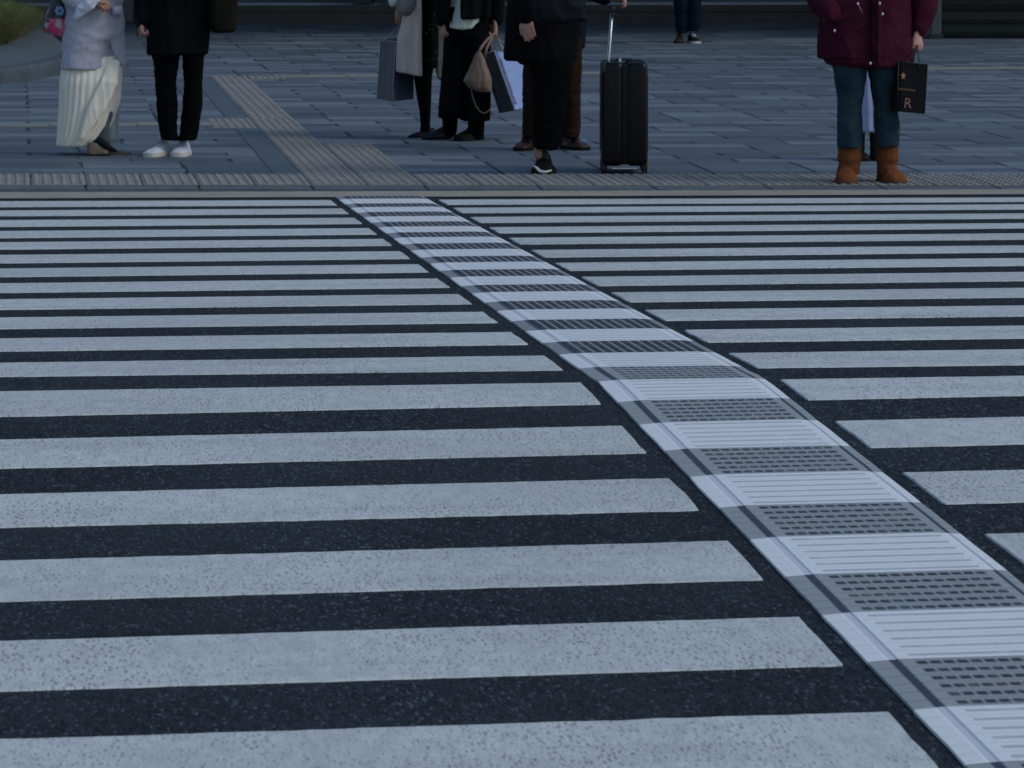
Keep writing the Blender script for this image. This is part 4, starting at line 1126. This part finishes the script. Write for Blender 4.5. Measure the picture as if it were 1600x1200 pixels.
# --- person 7 far away ---------------------------------------------------------------------
p = Person(1072, 67, 'distant person in dark blue trousers and black shoes walking near the building')
elb = p.q(1048, -60, .02); wr = p.q(1047, -20, 0); elb2 = p.q(1098, -60, .02); wr2 = p.q(1099, -20, 0)
p.figure(1.70, (p.q(1073, 0)-p.G).x, (0, -1), [(-.17, elb, wr, (0, -.1, -1), (1, 0, 0), -1, .5), (.17, elb2, wr2, (0, -.1, -1), (-1, 0, 0), 1, .5)], legs=(((p.q(1064, 40)-p.G).x, 0), ((p.q(1082, 40)-p.G).x, 0)))
bm = bmesh.new()
p.stack(bm, [(-40, 1051, 1075, .1), (0, 1052.5, 1074, .1), (30, 1055, 1073, .08), (52, 1057, 1072, .07)], 24)
p.stack(bm, [(-40, 1071, 1097, .1), (0, 1072, 1096, .1), (30, 1073, 1094, .08), (48, 1074, 1092, .07)], 24)
p.part('trousers', bm, cloth('dark_denim', (.004, .007, .015, 1), .3), .01, WRL)
bm = bmesh.new()
p.stack(bm, [(-190, 1060, 1086, .07), (-178, 1045, 1101, .1), (-120, 1048, 1098, .12), (-60, 1049, 1098, .12), (-30, 1050, 1098, .12)], 32)
for a, b_ in (((1050, -172), (1047, -25)), ((1096, -172), (1099, -25))): tube(bm, [p.q(*a), p.q(*b_)], [.06, .045], 12)
p.part('jacket', bm, BLACK, .01, WR)
p.shoe((p.q(1064, 66)-p.G).x, .10, R(-100), .27, .1, .10, BRNLEA, SOLEB, .02)
p.shoe((p.q(1081, 66)-p.G).x, .10, R(-85), .27, .1, .10, BLKLEA, SOLEW, .02, laces=WHITELEA)

# --- person 9 behind the parka ---------------------------------------------------------------
p = Person(1356, 250, 'person in a pale lilac skirt and black boots hidden behind the burgundy parka')
p.figure(1.52, (p.q(1356, 0)-p.G).x, (0, -1), [(-.15, p.q(1330, -40), p.q(1332, 30), (0, -.1, -1), (1, 0, 0), -1, .5), (.15, p.q(1382, -40), p.q(1380, 30), (0, -.1, -1), (-1, 0, 0), 1, .5)],
         legs=(((p.q(1345, 220)-p.G).x, 0), ((p.q(1368, 220)-p.G).x, 0)), hairlen=.25)
bm = bmesh.new(); p.stack(bm, [(20, 1334, 1380, .12), (110, 1332, 1382, .13), (165, 1333, 1383, .14), (205, 1335, 1384, .14)], 60, (.03, 13)); p.part('skirt', bm, cloth('pale_lilac_cotton', (.33, .35, .52, 1), .1), .007)
bm = bmesh.new(); p.stack(bm, [(-110, 1338, 1374, .07), (-95, 1324, 1388, .1), (0, 1326, 1386, .12), (40, 1328, 1384, .12)], 36)
for a, b_ in (((1330, -90), (1332, 28)), ((1382, -90), (1380, 28))): tube(bm, [p.q(*a), p.q(*b_)], [.05, .04], 12)
p.part('jacket', bm, BLACK, .008, WR)
for x in (1344, 1370.5):
    p.shoe((p.q(x, 248)-p.G).x, .10, R(-90), .23, .085, .09, BLKLEA, SOLEB, .02, shaft=.12, name='boot')

# --- person 8: burgundy parka, tan boots -----------------------------------------------------
p = Person(1355, 286, 'person in a burgundy parka and blue jeans with tan sheepskin boots on the right')
BURG = cloth('burgundy_cotton', (.044, .006, .015, 1), .22, .8, 60, .35)
JEAN = cloth('blue_denim', (.018, .036, .047, 1), .4, .85, 60, .3)
TANS = cloth('tan_suede', (.145, .050, .019, 1), .25, .95, 60, .3)
elb = p.q(1268, -20, .06); wr = p.q(1300, 16, -.13); elb2 = p.q(1446, -32, .02); wr2 = p.q(1434, 50, -.06)
p.figure(1.58, (p.q(1353, 0)-p.G).x, (0, -1), [(-.19, elb, wr, (.30, .75, -.9), (.0, .6, .6), -1, .2), (.19, elb2, wr2, (-.05, -.1, -1), (-.6, .8, 0), 1, .85)], skin=SKIN2,
         legs=(((p.q(1327, 240)-p.G).x, .03), ((p.q(1387, 240)-p.G).x, .03)), hairlen=.2)
bm = bmesh.new()
p.stack(bm, [(60, 1300, 1356, .13), (100, 1301, 1353, .125), (125, 1305, 1351, .11), (150, 1309, 1349, .095), (168, 1310, 1346, .085), (190, 1309, 1347, .09), (212, 1308, 1347.5, .085), (230, 1309, 1346, .08)], 32)
p.stack(bm, [(60, 1352, 1408, .13), (100, 1355, 1406, .125), (125, 1360, 1405, .11), (150, 1364, 1402, .095), (168, 1366, 1401, .085), (190, 1366, 1404, .09), (212, 1367, 1404, .085), (230, 1369, 1403, .08)], 32)
p.part('jeans', bm, JEAN, .007, [(.004, (8, 8, 5)), (.002, (5, 9, 24))])
def ugg(xl, xr, tx, ang):
    def shaft(bm):
        p.stack(bm, [(222, xl-.5, xr+.5, .085, .03), (226, xl-1, xr+1, .088, .03), (238, xl+.5, xr-.5, .083, .03), (249, xl-1, xr+1, .087, .03), (254, xl+2, xr-2, .078, .03), (262, xl+1.5, xr-2, .078, .03), (272, xl+2, xr-3, .075, .03)], 30, sub=2)
    p.shoe((p.q(tx, 285)-p.G).x, .13, ang, .29, .125, .15, TANS, plain('boot_sole', (.05, .03, .018, 1), .8), .016, name='boot', extra=shaft)
ugg(1310, 1345, 1326, R(-98)); ugg(1369.5, 1402.5, 1387, R(-84))
bm = bmesh.new()
p.stack(bm, [(-101, 1322, 1386, .08), (-90, 1296, 1412, .115), (-70, 1288, 1418, .15), (-30, 1290, 1418, .16), (10, 1286, 1421, .165), (50, 1281, 1423, .17), (75, 1279, 1425, .175), (90, 1278, 1425.5, .175)], 52)
p.stack(bm, [(80, 1287, 1425, .17), (97, 1292, 1425, .17), (103.5, 1312, 1424, .165)], 52)
tube(bm, [p.q(1303, -74), p.q(1274, -25, .06), p.q(1286, 8, -.06), p.q(1298, 22, -.13)], [.075, .075, .070, .052], 16)
tube(bm, [p.q(1405, -74), p.q(1444, -32, .02), p.q(1444, 12, -.02), p.q(1436, 47, -.05)], [.078, .073, .070, .044], 16)
park = p.part('parka', bm, BURG, .007, [(.007, (6, 6, 5)), (.003, (14, 14, 12))])
bm = bmesh.new(); panel(p, [(-110, 1364, 1377, -.18, -.18, 0), (0, 1363.5, 1376.5, -.195, -.195, 0), (60, 1363, 1376, -.205, -.205, 0), (102, 1363, 1376, -.21, -.21, 0)], .03, 3)
p.part('placket', bm, cloth('burgundy_shade', (.033, .005, .012, 1), .2), .006, WR, parent=park)
bm = bmesh.new()
f3 = [(1299, 31, 1314, 47)]
tube(bm, [p.q(1292, 31, -.15), p.q(1310, 30, -.175), p.q(1322, 24, -.185)], [.006, .007, .005], 8)
tube(bm, [p.q(1313, 56, -.18), p.q(1350, 38, -.2)], [.004, .004], 6)
p.part('pocket_edge', bm, BURG, raw=True, parent=park)
bm = bmesh.new()
for x, y, dy in ((1340.5, 6, -.2), (1374.5, 5.5, -.225), (1379, 22, -.225), (1304, 48, -.185), (1360, 99, -.215)): blob(bm, p.q(x, y, dy), (.007, .006, .009), 10)
p.part('snaps', bm, plain('pale_snap', (.55, .52, .55, 1), .3, .5), raw=True, parent=park)
bm = bmesh.new(); tube(bm, [p.q(1340.5, 6, -.2), p.q(1345, 15, -.205), p.q(1347, 20, -.2)], .002, 6); p.part('drawcord', bm, plain('cord', (.3, .2, .22, 1), .8), raw=True, parent=park)
# black gift bag
BB = plain('black_card', (.0028, .0034, .004, 1), .7, 0, .12); BG = plain('grey_black_card', (.006, .006, .0065, 1), .7, 0, .12); BE = plain('black_edge', (.006, .007, .012, 1), .5)
b, E_ = paper_bag(1420, 286, 'small black paper gift bag with an orange star and letter held by the burgundy parka',
    (((1392, 101), (1387, 168), -.04), ((1404, 96), (1402, 174.5), -.16), ((1449.5, 101), (1444.5, 177.8), -.12)), 0, [BG, BB, BE, plain('string', (.02, .022, .03, 1), .7)], handle=(1434, 70, -.08))
A0, A1, B0, B1, C0, C1 = E_
nrm = (C0-B0).cross(B1-B0).normalized(); nrm = nrm if nrm.y < 0 else -nrm
ax = (C0-B0).normalized(); upv = (B1-B0).normalized()
ORG_ = plain('orange_foil', (.30, .13, .045, 1), .5); ROSE = plain('rose_foil', (.20, .085, .065, 1), .5)
bm = bmesh.new(); c0 = b.q(1420.5, 119.5, -.15); hgt = (c0-B0).dot(nrm); c0 = c0-nrm*hgt+nrm*.005
vs = []
for i in range(10):
    a = math.pi/2+i*math.pi/5; r_ = .022 if i % 2 == 0 else .010
    vs.append(bm.verts.new(c0+ax*r_*math.cos(a)*.8+upv*r_*math.sin(a)-b.G))
f = bm.faces.new(vs); e = bmesh.ops.extrude_face_region(bm, geom=[f]); bmesh.ops.translate(bm, verts=[v for v in e['geom'] if isinstance(v, bmesh.types.BMVert)], vec=nrm*.0012)
bobj('star_emblem', bm, ORG_, b.root)
def onface(px, py):
    q_ = b.q(px, py, 0); 
    d_ = ray(px, py); t = (B0-CAM).dot(nrm)/d_.dot(nrm); return CAM+d_*t+nrm*.005
text_mesh(None, 'COLLECTION', .0165, ROSE, onface(1403, 140), onface(1433, 143.5)-onface(1403, 140), upv, parent=b.root, origin=b.G)
text_mesh(None, 'R', .078, ROSE, onface(1411, 168), ax, upv, parent=b.root, origin=b.G)
